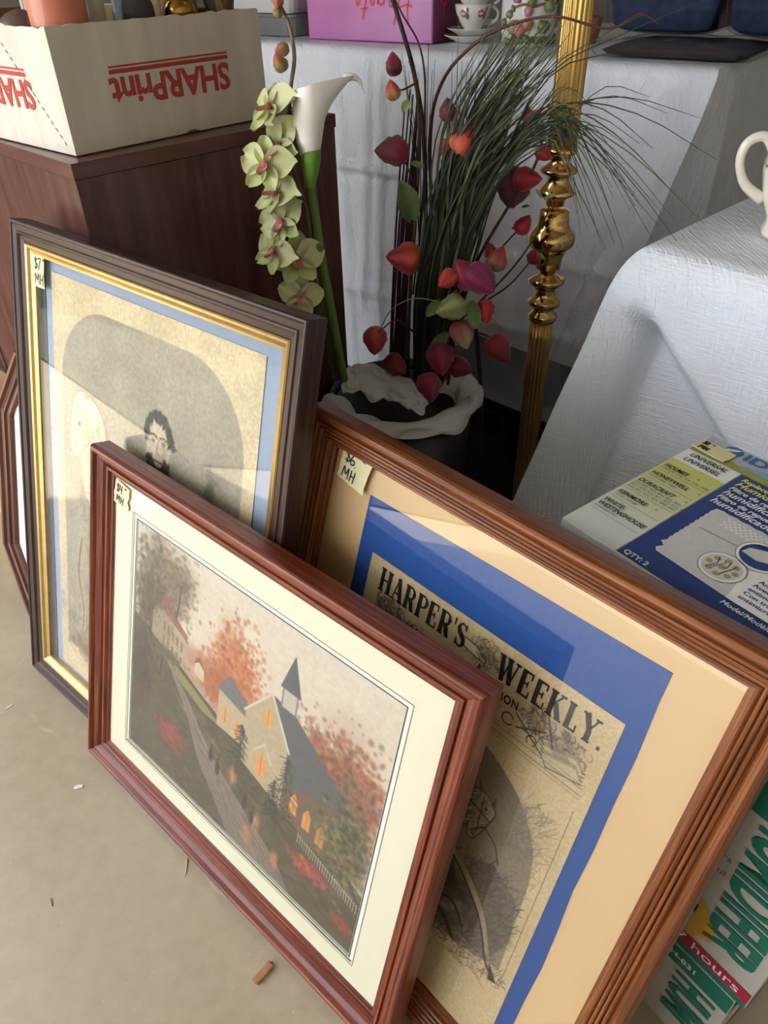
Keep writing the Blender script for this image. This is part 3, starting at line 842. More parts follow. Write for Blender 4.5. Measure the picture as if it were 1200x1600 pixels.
# pale horse, on the left
HC, HD = (212, 197, 168), (92, 82, 70)
C_.poly([tuple(p) for p in spline([(38, 420), (50, 460), (78, 470), (112, 450), (130, 400), (140, 330), (170, 290), (230, 270), (230, 190), (150, 180), (110, 190), (96, 250), (88, 300), (70, 330), (60, 370), (44, 372), (34, 392), (38, 420)], 60)], HC)
for _ in range(140): C_.blob(60 + C_.r.random() * 100, 220 + C_.r.random() * 220, 6, 16, HD if C_.r.random() > .6 else (186, 170, 140), 0.22, 1)
C_.line(spline([(38, 420), (50, 462), (78, 472), (112, 452), (132, 400), (142, 330)], 30), 1.3, HD, .6); C_.line(spline([(38, 420), (34, 392), (44, 372), (60, 370), (72, 332), (90, 296)], 30), 1.3, HD, .6)
C_.poly([(46, 452), (42, 484), (58, 464)], (160, 145, 120)); C_.poly([(72, 466), (76, 492), (86, 462)], (160, 145, 120))
C_.blob(60, 424, 4, 5, (60, 52, 46), .9, .6); C_.line([(40, 400), (64, 384), (96, 420)], 1.3, (92, 80, 66), .7); C_.line([(52, 372), (50, 440), (70, 462)], 1.3, (92, 80, 66), .7)
C_.strokes(92, 400, 34, 60, 200, 14, -1.1, [(150, 136, 110), (120, 108, 88)], 0.9, .45, .3); C_.strokes(60, 400, 20, 46, 90, 9, 1.4, [(160, 146, 118), (132, 118, 96)], 0.8, .4, .3)
for p in ([(112, 200), (108, 130), (100, 70), (104, 50)], [(146, 190), (148, 120), (158, 64)], [(62, 250), (52, 190), (64, 130), (58, 80)]): C_.line(spline(p, 16), (18, 8), (164, 148, 120), .95); C_.line(spline(p, 16), (3, 2), HD, .9)
C_.strokes(110, 330, 60, 120, 260, 16, 1.0, [(120, 108, 88), (90, 80, 66)], 0.8, 0.4, 0.5)
C_.splat(70, 60, 60, 30, 160, 7, [(110, 98, 80), (140, 126, 102)], 0.4)
C_.grain(0.14, 2.2, 9); C_.grain(0.10, 25, 4)
put('portrait_print', C_.mesh('portrait_print', qx0, qy0, -0.0185), 'printed_paper', por, False)
put('glass_pane', plate('glass_pane', rect(0.0345, 0.0345, W2 - .0345, H2 - .0345), -0.0142, -0.0126), 'picture_glass', por, False)
put('backing', plate('backing', rect(0.010, 0.010, W2 - .010, H2 - .010), -0.0262, -0.0208), 'backing_card', por, False)
price_tag(por, 0.0355, H2 - 0.0765, 0.026, 0.040, -0.0118, 0, '$7."', 'MH', 'ink_blue', 5)

# ---- wide fluted frame with the old weekly
wood('chestnut', '3a1b0c', '784220', 'a4683c', 0.38, 'UV', (11, 380, 1), coat=0.12, bmp=0.12)
W3, H3 = 0.5077, 0.6004
har = leaning('framed_newspaper', 'wide fluted chestnut frame holding an old weekly newspaper on blue and tan mats', -0.2072, 0.5481, 0.008, -47.6, 17.69)
prof = [(0, -0.021), (0, -0.004)] + [(0.0058 - 0.0058 * math.cos(R(a)), -0.004 + 0.0085 * math.sin(R(a))) for a in range(15, 170, 22)]
for k in range(4):
    x0 = 0.0125 + k * 0.0046; z0 = 0.0 - k * 0.0021
    prof += [(x0, z0 - 0.0014), (x0 + 0.001, z0 + 0.0006), (x0 + 0.0023, z0 + 0.0012), (x0 + 0.0036, z0 + 0.0004)]
prof += [(0.0312, -0.0105), (0.034, -0.0105), (0.036, -0.013), (0.036, -0.021)]
rails(har, rect(0, 0, W3, H3), prof, 'chestnut')
plain('tan_mat', 'd0ad7c', 0.8, var=0.03, nscale=12)
put('mat_board', plate('mat_board', rect(0.028, 0.028, W3 - .028, H3 - .028), -0.0185, -0.0168), 'tan_mat', har, False)
plain('royal_blue_paper', '0f4488', 0.85, var=0.10, nscale=160)
rs = np.random.default_rng(4)
bl = [(0.092, 0.060), (0.25, 0.0585), (0.424, 0.060)] + [(0.4245 + rs.normal(0, .0010), y) for y in np.linspace(0.09, 0.51, 9)] + [(0.423, 0.541), (0.26, 0.5385), (0.093, 0.535)] + [(0.0925 + rs.normal(0, .0006), y) for y in np.linspace(0.50, 0.10, 6)]
put('blue_sheet', plate('blue_sheet', bl, -0.01675, -0.0162), 'royal_blue_paper', har, False, 'royal blue paper backing sheet')
nx0, ny0, nx1, ny1 = 0.113, 0.045, 0.408, 0.480
C_ = Paint((nx1 - nx0) * 1000, (ny1 - ny0) * 1000, (192, 168, 126), 1.25)
C_.grain(0.08, 70, 2)
def hp(u, v_): return ((u - nx0) * 1000, (v_ - ny0) * 1000)
D0, D1 = (46, 42, 38), (92, 82, 68)
# masthead scenery: cherub clouds, clasped hand, books, tools
def cloud(u, v_, rx, ry, n):
    x, y = hp(u, v_)
    C_.splat(x, y, rx, ry, n, 3.5, [(150, 132, 104), (128, 112, 90), (170, 150, 118)], 0.35)
    for _ in range(n):
        a = C_.r.random() * 6.28; q = math.sqrt(C_.r.random()); r0 = 1.5 + C_.r.random() * 3; p = (x + rx * q * math.cos(a), y + ry * q * math.sin(a)); t0 = C_.r.random() * 360
        C_.line(arcs(p, r0, t0, t0 + 150, 5), 0.7, D1 if C_.r.random() > .35 else D0, 0.7)
cloud(0.150, 0.432, 20, 12, 120); cloud(0.185, 0.425, 18, 10, 70)
cloud(0.268, 0.455, 20, 15, 70); cloud(0.340, 0.428, 18, 16, 80); cloud(0.372, 0.425, 20, 16, 70)
x, y = hp(0.258, 0.452); C_.poly([tuple(p) for p in spline([(x - 14, y + 7), (x, y + 6), (x + 8, y + 2), (x + 16, y - 4), (x + 9, y - 5), (x, y - 4), (x - 12, y - 2), (x - 14, y + 7)], 30)], (214, 194, 154)); C_.line(spline([(x - 14, y + 7), (x, y + 6), (x + 8, y + 2), (x + 16, y - 4), (x + 9, y - 5), (x, y - 4), (x - 12, y - 2)], 30), 1.0, D0)
for k in range(3): C_.line([(x + 3 + k * 2, y + 1 - k * 2), (x + 12, y - 1 - k * 2)], .7, D0)
x, y = hp(0.372, 0.418)
for k in range(4): C_.poly([(x - 24 + k, y - 2 - k * 4), (x + 10 + k, y + 6 - k * 4), (x + 22, y - 4 - k * 4), (x - 12, y - 12 - k * 4)], (188, 168, 130) if k % 2 else (150, 132, 104)); C_.line([(x - 24 + k, y - 2 - k * 4), (x - 12, y - 12 - k * 4), (x + 22, y - 4 - k * 4)], 1.0, D0)
for k in range(6): C_.line([(x - 18 + k * 1.8, y - 1 - k * 1.2), (x - 2 + k * 1.8, y + 2.5 - k * 1.2)], .6, D1)
for p in ([(0.318, 0.423), (0.352, 0.402)], [(0.322, 0.410), (0.350, 0.425)], [(0.345, 0.446), (0.360, 0.415)]): C_.line([hp(*q) for q in p], 1.4, D0)
C_.line(arcs(hp(0.312, 0.412), 6, 30, 330, 12), 1.2, D0); C_.line(arcs(hp(0.340, 0.408), 5, -60, 230, 12), 1.0, D0)
# date lines and rules in tiny type
for j, (u0, u1, v_) in enumerate([(0.135, 0.392, 0.399), (0.290, 0.395, 0.392), (0.135, 0.250, 0.392)]):
    x, y = hp(u0, v_); x1 = hp(u1, v_)[0]
    while x < x1:
        l = 1 + C_.r.random() * 5; C_.line([(x, y), (x + l, y)], 1.5, (128, 112, 88), .75); x += l + 1.4
for v_ in (0.403, 0.388): C_.line([hp(0.130, v_), hp(0.397, v_)], .6, (120, 106, 84), .8)
# engraved scene with an arched sky
gx0, gy0, gx1, gy1 = *hp(0.130, 0.110), *hp(0.397, 0.380)
C_.poly([(gx0, gy0 + 30), (gx0, gy1 - 40)] + [tuple(p) for p in spline([(gx0, gy1 - 40), (gx0 + 70, gy1 - 8), (gx0 + 150, gy1 - 4), (gx0 + 212, gy1 - 30), (gx0 + 246, gy1 - 70), (gx0 + 256, gy1 - 110)], 30)] + [(gx1 - 6, gy0 + 40), (gx1 - 60, gy0 + 20)], (132, 118, 96))
for _ in range(260): C_.blob(gx0 + 10 + C_.r.random() * 230, gy0 + 60 + C_.r.random() * 170, 26, 12, (150, 134, 108) if C_.r.random() > .5 else (112, 100, 82), 0.14, 1)
C_.strokes(gx0 + 190, gy0 + 70, 62, 60, 500, 14, 1.25, [(74, 66, 56), (98, 88, 72), (60, 54, 47)], 0.9, 0.5, 0.35)
C_.splat(gx0 + 196, gy0 + 76, 60, 46, 260, 10, [(86, 78, 66), (70, 63, 54), (104, 93, 77)], 0.4)
C_.strokes(gx0 + 235, gy0 + 210, 22, 34, 130, 12, 0.9, [(96, 86, 70)], 0.6, 0.5, 0.7)
C_.strokes(gx0 + 240, gy0 + 150, 20, 50, 110, 12, 1.2, [(110, 98, 80)], 0.6, 0.45, 0.5)
C_.line([(gx1, gy1 - 6), (gx1, gy0 + 20)], .8, (96, 84, 68), .8)
# rearing horse: head, neck, foreleg
hx_, hy_ = hp(0.318, 0.283)
C_.poly([tuple(p) for p in spline([(hx_ - 60, hy_ - 70), (hx_ - 44, hy_ - 10), (hx_ - 28, hy_ + 26), (hx_ - 4, hy_ + 40), (hx_ + 14, hy_ + 28), (hx_ + 10, hy_ + 8), (hx_ + 2, hy_ - 16), (hx_ - 6, hy_ - 18), (hx_ - 10, hy_ - 4), (hx_ - 18, hy_ - 30), (hx_ - 20, hy_ - 80), (hx_ - 60, hy_ - 70)], 60)], (170, 150, 116))
C_.line(spline([(hx_ - 44, hy_ - 10), (hx_ - 28, hy_ + 26), (hx_ - 4, hy_ + 40), (hx_ + 14, hy_ + 28), (hx_ + 10, hy_ + 8), (hx_ + 2, hy_ - 16), (hx_ - 6, hy_ - 18), (hx_ - 10, hy_ - 4)], 40), 1.2, D0, .8)
C_.strokes(hx_ - 6, hy_ + 12, 14, 22, 90, 8, 1.2, [(120, 105, 82), (92, 81, 66)], 0.7, .55, .4); C_.strokes(hx_ - 26, hy_ + 4, 14, 34, 160, 10, .9, [(70, 62, 53), (50, 45, 40)], 1.0, .6, .4)
for p in ([(hx_ - 8, hy_ + 36), (hx_ - 12, hy_ + 50), (hx_ - 3, hy_ + 40)], [(hx_ + 7, hy_ + 33), (hx_ + 10, hy_ + 44), (hx_ + 13, hy_ + 29)]): C_.poly(p, D1)
C_.line([(hx_ - 22, hy_ + 22), (hx_ + 12, hy_ + 14)], 1.5, D0, .9); C_.line([(hx_ - 4, hy_ - 10), (hx_ + 10, hy_ + 6)], 1.4, D0, .9); C_.line([(hx_ - 2, hy_ + 34), (hx_ + 2, hy_ - 8)], 1.2, D0, .8); C_.blob(hx_ + 4, hy_ + 24, 2.2, 2.0, D0); C_.blob(hx_ - 1, hy_ - 12, 5, 5, D1, .8, .6)
C_.line(spline([(hx_ + 8, hy_ + 4), (hx_ + 24, hy_ - 4), (hx_ + 34, hy_ - 22)], 14), 1.2, D0, .8)
C_.poly([(hx_ + 6, hy_ - 40), (hx_ + 30, hy_ - 26), (hx_ + 64, hy_ - 44), (hx_ + 72, hy_ - 90), (hx_ + 60, hy_ - 130), (hx_ + 20, hy_ - 90)], (92, 83, 69), .7)
C_.strokes(hx_ + 36, hy_ - 74, 36, 44, 420, 12, 1.0, [(64, 58, 50), (84, 76, 63), (110, 98, 80)], 0.9, .55, .4)
C_.poly([tuple(p) for p in spline([(hx_ - 70, hy_ - 40), (hx_ - 30, hy_ - 30), (hx_ - 10, hy_ - 60), (hx_ - 4, hy_ - 96), (hx_ - 60, hy_ - 110), (hx_ - 110, hy_ - 90), (hx_ - 70, hy_ - 40)], 40)], (72, 65, 56))
C_.line(spline([(hx_ - 24, hy_ - 46), (hx_ + 4, hy_ - 62), (hx_ + 36, hy_ - 92), (hx_ + 58, hy_ - 134), (hx_ + 70, hy_ - 146)], 30), (13, 5), (150, 132, 104)); C_.line(spline([(hx_ - 18, hy_ - 52), (hx_ + 6, hy_ - 68), (hx_ + 36, hy_ - 98), (hx_ + 57, hy_ - 138), (hx_ + 70, hy_ - 150)], 30), 2.6, D0)
C_.poly([(hx_ + 62, hy_ - 136), (hx_ + 76, hy_ - 152), (hx_ + 66, hy_ - 156)], D0)
# fallen figure, grasses, shadow
C_.splat(hx_ - 40, hy_ - 120, 60, 26, 260, 6, [(60, 54, 48), (84, 76, 64), (150, 132, 104), (176, 156, 122)], 0.5)
C_.line(spline([(hx_ - 60, hy_ - 96), (hx_ - 20, hy_ - 112), (hx_ + 4, hy_ - 108), (hx_ + 22, hy_ - 126)], 20), 3, D0); C_.line(spline([(hx_ - 50, hy_ - 124), (hx_ - 8, hy_ - 130), (hx_ + 16, hy_ - 150)], 20), 5, D0)
for a_ in range(0, 180, 20): C_.line([(hx_ + 26, hy_ - 136), (hx_ + 26 + 22 * math.cos(R(a_)), hy_ - 136 + 14 * math.sin(R(a_)))], .9, D0)
C_.strokes(hx_ - 30, hy_ - 150, 110, 26, 420, 14, 0.9, [(80, 72, 60), (118, 104, 84), (56, 50, 44)], 0.9, 0.5, 0.7)
C_.strokes(hx_ - 120, hy_ - 60, 70, 110, 500, 14, 1.1, [(86, 77, 65), (66, 60, 52), (116, 103, 84)], 1.0, 0.5, 0.6)
C_.grain(0.12, 2.0, 9)
npz = -0.0155
news = put('newspaper', C_.mesh('newspaper', nx0, ny0, npz), 'printed_paper', har, False, 'yellowed newspaper front page with engraved scene')
# slab-serif masthead
def serif(txt, x, y, h, sx=1.0, gap=0.10):
    q = []
    def st(p, w_): q.extend([[(x + a * h * sx, y + b_ * h) for a, b_ in qd] for qd in ribbon2(p, w_)])
    def sf(cx, cy, w_=0.30): st([(cx - w_ / 2 - .03, cy), (cx + w_ / 2 + .03, cy)], 0.085)
    T, N = 0.25, 0.085
    for ch in txt:
        if ch == ' ': x += 0.5 * h * sx; continue
        if ch == 'H':
            for cx in (.16, .68): st([(cx, 0), (cx, 1)], T); sf(cx, .035); sf(cx, .965)
            st([(.16, .52), (.68, .52)], N); wd = .84
        elif ch == 'A':
            st([(.12, 0), (.42, 1)], N); st([(.40, 1), (.70, 0)], T); st([(.2, .33), (.62, .33)], N); sf(.12, .035, .24); sf(.70, .035); wd = .84
        elif ch in 'RP':
            st([(.16, 0), (.16, 1)], T); sf(.16, .035); sf(.14, .965, .24)
            b_ = [(.16, .965), (.42, .965), (.58, .88), (.63, .74), (.58, .58), (.42, .49), (.16, .49)]
            st(b_, [N, N, .13, T, .13, N, N])
            if ch == 'R': st([(.40, .5), (.52, .3), (.60, .08), (.74, .03)], [T, T, T, N])
            wd = .80 if ch == 'R' else .70
        elif ch == 'E':
            st([(.16, 0), (.16, 1)], T); st([(.04, .965), (.62, .965)], N); st([(.04, .035), (.64, .035)], N); st([(.16, .51), (.46, .51)], N)
            st([(.60, 1), (.60, .74)], N); st([(.62, 0), (.62, .28)], N); st([(.46, .64), (.46, .38)], N); wd = .72
        elif ch == "'":
            st([(.08, 1.02), (.06, .70)], [.14, .05]); wd = .16
        elif ch == 'S':
            st([(.52, .80), (.44, .93), (.30, .965), (.14, .88), (.10, .74), (.18, .60), (.36, .48), (.50, .36), (.54, .22), (.46, .08), (.30, .035), (.16, .07), (.07, .22)], [N, N, N, .12, T, T, T, T, T, .12, N, N, N]); st([(.54, 1), (.53, .72)], N); st([(.06, 0), (.06, .30)], N); wd = .64
        elif ch == 'W':
            st([(.10, 1), (.34, 0)], T); st([(.34, 0), (.56, .98)], N); st([(.52, 1), (.78, 0)], T); st([(.78, 0), (1.0, .98)], N); sf(.10, .965); sf(.54, .965); sf(1.0, .965, .24); wd = 1.12
        elif ch == 'K':
            st([(.16, 0), (.16, 1)], T); sf(.16, .035); sf(.16, .965); st([(.18, .42), (.62, .96)], N); st([(.34, .58), (.66, .03)], T); sf(.66, .035); sf(.62, .965, .24); wd = .84
        elif ch == 'L':
            st([(.16, 0), (.16, 1)], T); sf(.16, .965); st([(.04, .035), (.60, .035)], N); st([(.58, 0), (.58, .30)], N); wd = .68
        elif ch == 'Y':
            st([(.10, 1), (.40, .46)], T); st([(.40, .46), (.68, .98)], N); st([(.40, .48), (.40, 0)], T); sf(.10, .965); sf(.68, .965, .24); sf(.40, .035); wd = .82
        elif ch == '.':
            st([(.04, .07), (.18, .07)], .14); wd = .2
        x += (wd + gap) * h * sx
    return q
for s_, x, y, sx in (("HARPER'S", 0.131, 0.4455, 0.72), ('WEEKLY.', 0.287, 0.4425, 0.74)):
    put('masthead_lettering', quads_mesh('masthead_lettering', serif(s_, x, y, 0.026, sx), npz + 0.0004), 'ink_black', news, False, 'bold black serif word ' + s_)
q = []
for (t_, x, y, h, rot) in (('JOURNAL OF', 0.176, 0.424, 0.0135, -3), ('CIVILIZATION', 0.250, 0.421, 0.0125, 4), ('A', 0.2665, 0.4375, 0.0095, 0)):
    me = text_mesh('t', t_, h, 0.0003, 0, 0.80, 1.1, 'LEFT', Matrix.Translation((x, y, npz + 0.0004)) @ Matrix.Rotation(R(rot), 4, 'Z'))
    put('subtitle_lettering', me, 'ink_black', news, False)
put('glass_pane', plate('glass_pane', rect(0.031, 0.031, W3 - .031, H3 - .031), -0.0135, -0.0122), 'picture_glass', har, False)
put('backing', plate('backing', rect(0.010, 0.010, W3 - .010, H3 - .010), -0.0212, -0.0190), 'backing_card', har, False)
price_tag(har, 0.0455, H3 - 0.0625, 0.042, 0.037, -0.0118, -8, '$6. "', 'MH', 'ink_blue', 8)
ring = [(0.0 + 0.004 * math.cos(t), 0.0 + 0.004 * math.sin(t)) for t in np.linspace(0.6, 5.9, 14)]
plain('screw_eye_steel', '8a8a88', 0.35, 0.9)
put('screw_eye', tube('screw_eye', np.array([(-0.003 + x, H3 - 0.145 + y, -0.008 + 0.0004 * i) for i, (x, y) in enumerate(ring)]), 0.0008, 6), 'screw_eye_steel', har, False)

# ---- eight-sided frame hidden behind the portrait
wood('cherry', '3a1a12', '5e3020', '7a4830', 0.35, 'UV', (9, 240, 1), coat=0.2)
octo = leaning('octagonal_frame', 'eight-sided cherry wood frame mostly hidden behind the tall portrait frame', -0.648, 0.953, 0.006, -41.0, 16.0)
pol = [(0.0, 0.0), (0.20, 0.0), (0.28, 0.112), (0.28, 0.375), (0.20, 0.487), (0.0, 0.487), (-0.073, 0.375), (-0.080, 0.112)]
prof = [(0, -0.020), (0, -0.002), (0.003, 0.001), (0.008, 0.0005), (0.011, -0.004), (0.015, -0.006), (0.019, -0.003), (0.022, -0.003), (0.024, -0.007), (0.030, -0.008), (0.033, -0.011), (0.033, -0.020)]
rails(octo, pol, prof, 'cherry')
cx_, cy_ = 0.10, 0.243
inn = [(cx_ + (p[0] - cx_) * .88, cy_ + (p[1] - cy_) * .92) for p in pol]
put('mat_board', plate('mat_board', inn, -0.0165, -0.0145), 'white_bevel', octo, False)
put('glass_pane', plate('glass_pane', inn, -0.0135, -0.0122), 'picture_glass', octo, False)
# ------------------------------------------------------------------ white carton on the cabinet
def carton_wall_mat():
    m, nt, b = new_mat('carton_white')
    v = coords(nt)
    f = noise(nt, coords(nt, 'Object', (30, 30, 5)), 1.0, 4)
    cc = ramp(nt, f, [(0.3, 'c9beaf'), (0.7, 'd9d0c3')])
    nt.links.new(cc, b.inputs['Base Color']); b.inputs['Roughness'].default_value = 0.7
    bump(nt, b, f, 0.15, 0.002)
carton_wall_mat()
plain('kraft_card', '8d6a4b', 0.8, var=0.1)
plain('print_red', 'b23a30', 0.6, var=0.06, nscale=60)
plain('print_dark', '4a4038', 0.7)
BX, BY, BZ, BYAW = -0.3537, 0.9563, CT, 48.3
BL, BD, BH, BT = 0.306, 0.42, 0.130, 0.004
box = thing('open_carton', 'white SHARPrint carton, upside down print, open top filled with bric-a-brac', 'box', (BX, BY, BZ), Matrix.Rotation(R(BYAW), 3, 'Z'))
def panel_xz(name, x0, x1, y, z0, z1, t, seed, notch=None):
    """board in the xz plane at y..y+t with a slightly ragged top edge"""
    rs = np.random.default_rng(seed); n = 40
    top = [(x0 + (x1 - x0) * i / n, z1 + rs.normal(0, .0006)) for i in range(n + 1)]
    bot = [(x0 + (x1 - x0) * i / n, z0 + (notch(x0 + (x1 - x0) * i / n) if notch else 0)) for i in range(n, -1, -1)]
    poly = bot[::-1] + top[::-1]
    me = plate(name, poly, 0, t)
    me.transform(Matrix.Translation((0, y, 0)) @ Matrix.Rotation(R(90), 4, 'X') @ Matrix.Translation((0, 0, -t)))
    return me
put('front_wall', panel_xz('front_wall', 0, BL, 0, 0.0015, BH, BT, 1, lambda x: 0.0045 * math.exp(-((x - .172) / .007) ** 2)), 'carton_white', box, False)
put('back_wall', panel_xz('back_wall', 0, BL, BD - BT, 0.0015, BH, BT, 2), 'kraft_card', box, False)
Mside = Matrix.Rotation(R(90), 4, 'Z')
for nm, xx, mt in (('left_wall', BT, 'carton_white'), ('right_wall', BL, 'carton_white')):
    me = panel_xz(nm, BT, BD - BT, 0, 0.0015, BH - 0.001, BT, 3)
    me.transform(Matrix.Translation((xx, 0, 0)) @ Mside)
    put(nm, me, mt, box, False)
for nm, M in (('left_lining', Matrix.Translation((BT + 0.0006, 0, 0)) @ Mside), ('right_lining', Matrix.Translation((BL - BT - 0.0002, 0, 0)) @ Mside)):
    put(nm, quads_mesh(nm, [rect(BT, 0.003, BD - BT, BH - 0.002)], 0, M @ Matrix.Rotation(R(90), 4, 'X')), 'kraft_card', box, False)
put('bottom', box_mesh('bottom', BT, BL - BT, BT, BD - BT, 0.001, 0.004), 'kraft_card', box, False)
# print: two rules and the name, standing on its head
F_front = Matrix.Rotation(R(90), 4, 'X')                               # face x,y -> box x,z, looking at -y
def on_front(me, h=0.0007):
    me.transform(Matrix.Translation((0, -h, 0)) @ F_front); return me
def on_left(me, h=0.0007):
    me.transform(Matrix.Translation((-h, 0, 0)) @ Matrix.Rotation(R(-90), 4, 'Z') @ F_front); return me
FLIP = Matrix.Rotation(R(180), 4, 'Z')
put('printed_rules', on_front(quads_mesh('printed_rules', [rect(.066, .0783, .2445, .0828), rect(.066, .0846, .2445, .0866)])), 'print_red', box, False)
put('printed_name', on_front(text_mesh('printed_name', 'SHARPrint', 0.0415, 0.0012, 0, 1.02, 0.96, 'LEFT', Matrix.Translation((.2445, .0735, 0)) @ FLIP)), 'print_red', box, False, 'red upside down SHARPrint lettering')
put('printed_rules', on_left(quads_mesh('printed_rules', [rect(-.25, .0783, -.072, .0828), rect(-.25, .0846, -.072, .0866)])), 'print_red', box, False)
put('printed_name', on_left(text_mesh('printed_name', 'SHARPrint', 0.0415, 0.0012, 0, 1.02, 0.96, 'LEFT', Matrix.Translation((-.064, .0735, 0)) @ FLIP)), 'print_red', box, False, 'red upside down SHARPrint lettering')
q = []
for i in range(16):
    t0, t1 = i / 16, (i + 0.55) / 16
    a_ = np.array((-.115, .118)); b_ = np.array((-.012, .008))
    q += ribbon2([a_ + (b_ - a_) * t0, a_ + (b_ - a_) * t1], .0012)
put('perforation', on_left(quads_mesh('perforation', q)), 'print_dark', box, False)

# ------------------------------------------------------------------ bric-a-brac in the carton
BM = frame_of(BX, BY, BZ, BYAW)
def inbox(x, y, z=0.0045): return tuple(BM @ Vector((x, y, z)))
glass_mat('clear_wrap', 1.35, 0.08)
glass_mat('jar_glass', 1.45, 0.0, (0.93, 0.95, 0.94, 1))
plain('salmon_wax', 'd07a5c', 0.55, var=0.06)
plain('brass_polished', 'b58c45', 0.18, 1.0, var=0.05)
plain('black_satin', '1a1a1c', 0.45)
plain('skin_porcelain', 'd9a98c', 0.4)
plain('wicker', 'a98a62', 0.7, var=0.25, nscale=120)
plain('dried_leaf', '5f5347', 0.8, var=0.3, nscale=80)
plain('brown_ball', '6a564c', 0.35, var=0.2)
plain('white_ceramic', 'e6e3dc', 0.15, var=0.02, coat=0.5)
def at_box(x, y): return Matrix.Translation(inbox(x, y))
t = thing('wrapped_candle', 'salmon pillar candle wrapped in clear film at the near corner of the carton', 'candle', inbox(.045, .045))
put('candle_body', lathe('candle_body', [(.001, 0), (.031, 0), (.032, .004), (.032, .158), (.029, .163), (.001, .163)], 32, at_box(.045, .045)), 'salmon_wax', t)
def crinkle(r0, h, seed):
    rs = np.random.default_rng(seed); k = rs.random(6) * 6.28
    return lambda a, z: 1 + .02 * math.sin(7 * a + k[0] + 20 * z) + .015 * math.sin(13 * a + k[1] - 33 * z)
put('film_wrap', lathe('film_wrap', [(.001, .0), (.034, .0005), (.035, .05), (.035, .12), (.0345, .155), (.030, .170), (.012, .178), (.006, .185), (.016, .205)], 48, at_box(.045, .045), crinkle(0, 0, 3), cap=False), 'clear_wrap', t)
t = thing('glass_bottle', 'clear glass bottle beside the salmon candle', 'bottle', inbox(.105, .060))
put('bottle_body', lathe('bottle_body', [(.001, 0), (.017, 0), (.019, .004), (.019, .145), (.014, .168), (.009, .180), (.009, .200), (.001, .200)], 28, at_box(.105, .060)), 'jar_glass', t)
put('bottle_stopper', lathe('bottle_stopper', [(.001, .2), (.008, .2), (.009, .21), (.004, .218), (.001, .219)], 18, at_box(.105, .060)), 'salmon_wax', t)
t = thing('doll_figurine', 'small doll figurine in a black dress under a glass jar', 'figurine', inbox(.155, .06))
put('dress', lathe('dress', [(.001, 0), (.026, 0), (.028, .03), (.027, .10), (.024, .135), (.014, .158), (.0085, .168), (.001, .169)], 28, at_box(.155, .06), lambda a, z: 1 + .05 * math.sin(9 * a)), 'black_satin', t)
put('head', lathe('head', [(.001, .166), (.006, .168), (.0105, .178), (.011, .188), (.007, .197), (.001, .199)], 20, at_box(.155, .06)), 'skin_porcelain', t)
put('hood', lathe('hood', [(.0125, .166), (.0135, .185), (.011, .198), (.001, .205)], 20, at_box(.158, .066), cap=False), 'black_satin', t)
put('glass_cover', lathe('glass_cover', [(.033, .0), (.034, .13), (.033, .2), (.024, .222), (.001, .228)], 32, at_box(.155, .06), cap=False), 'jar_glass', t)
t = thing('brass_bell', 'round polished brass bell in the carton', 'bell', inbox(.212, .045))
put('bell_stand', lathe('bell_stand', [(.001, 0), (.018, 0), (.016, .01), (.007, .02), (.007, .105), (.001, .106)], 20, at_box(.212, .045)), 'wicker', t)
put('bell_globe', lathe('bell_globe', [(.001, .105)] + [(.0205 * math.sin(R(a)), .1255 - .0205 * math.cos(R(a))) for a in range(20, 180, 16)] + [(.003, .148), (.001, .152)], 28, at_box(.212, .045)), 'brass_polished', t)
t = thing('wicker_basket', 'small tan wicker basket at the back of the carton', 'basket', inbox(.255, .125))
put('basket_body', lathe('basket_body', [(.001, 0), (.032, 0), (.036, .06), (.040, .15), (.0415, .158), (.038, .158), (.034, .08), (.030, .006), (.001, .006)], 40, at_box(.255, .125), lambda a, z: 1 + .015 * math.sin(20 * a) * (1 if int(z * 120) % 2 else -1)), 'wicker', t)
hp_ = np.array([inbox(.255 + .036 * math.cos(a), .125, .16 + .05 * math.sin(a)) for a in np.linspace(0, math.pi, 16)])
put('basket_handle', tube('basket_handle', hp_, .003, 8), 'wicker', t)
t = thing('dried_leaf_bundle', 'bundle of dark striped dried leaves at the right end of the carton', 'decoration', inbox(.270, .038))
rs = np.random.default_rng(9)
for i in range(12):
    a = rs.uniform(-1.1, 1.1); b_ = rs.uniform(-.5, .5); L = .15 + rs.random() * .05
    p0 = np.array((.270 + rs.uniform(-.006, .006), .038 + rs.uniform(-.006, .006), .005)); mid = p0 + np.array((.006 * a, .006 * b_, .10)); tip = p0 + np.array((.034 * a, .022 * b_, L))
    pth = spline([p0, mid, tip], 10); vs, fs = [], []
    for k, p in enumerate(pth):
        wv = .0012 + .006 * math.sin(math.pi * min(1, k / 9 * 1.0)) * (k > 4)
        for s_ in (-1, 0, 1): vs.append(inbox(p[0] + s_ * wv, p[1] - .002 * abs(s_), p[2]))
    for k in range(9):
        for c_ in range(2): fs.append((k * 3 + c_, k * 3 + c_ + 1, k * 3 + c_ + 4, k * 3 + c_ + 3))
    put('leaf', mesh('leaf', vs, fs, smooth=True), 'dried_leaf' if i % 3 else 'wicker', t)
solo('brown_glass_ball', lathe('brown_glass_ball', [(.001, 0)] + [(.036 * math.sin(R(a)), .1 - .036 * math.cos(R(a)) + .0) for a in range(14, 180, 14)] + [(.001, .137)], 30, at_box(.045, .135)), 'brown_ball',
     'mottled brown ball-topped ornament by the left wall of the carton', 'ornament')
solo('added_cream_tin', box_mesh('added_cream_tin', .115, .205, .20, .27, .0045, .185, BM, .006), plain('tin_cream', 'd8cdb4', 0.35), 'cream coloured tin added as a bright patch at the back of the carton', 'tin')  # added to brighten the dark back of the contents
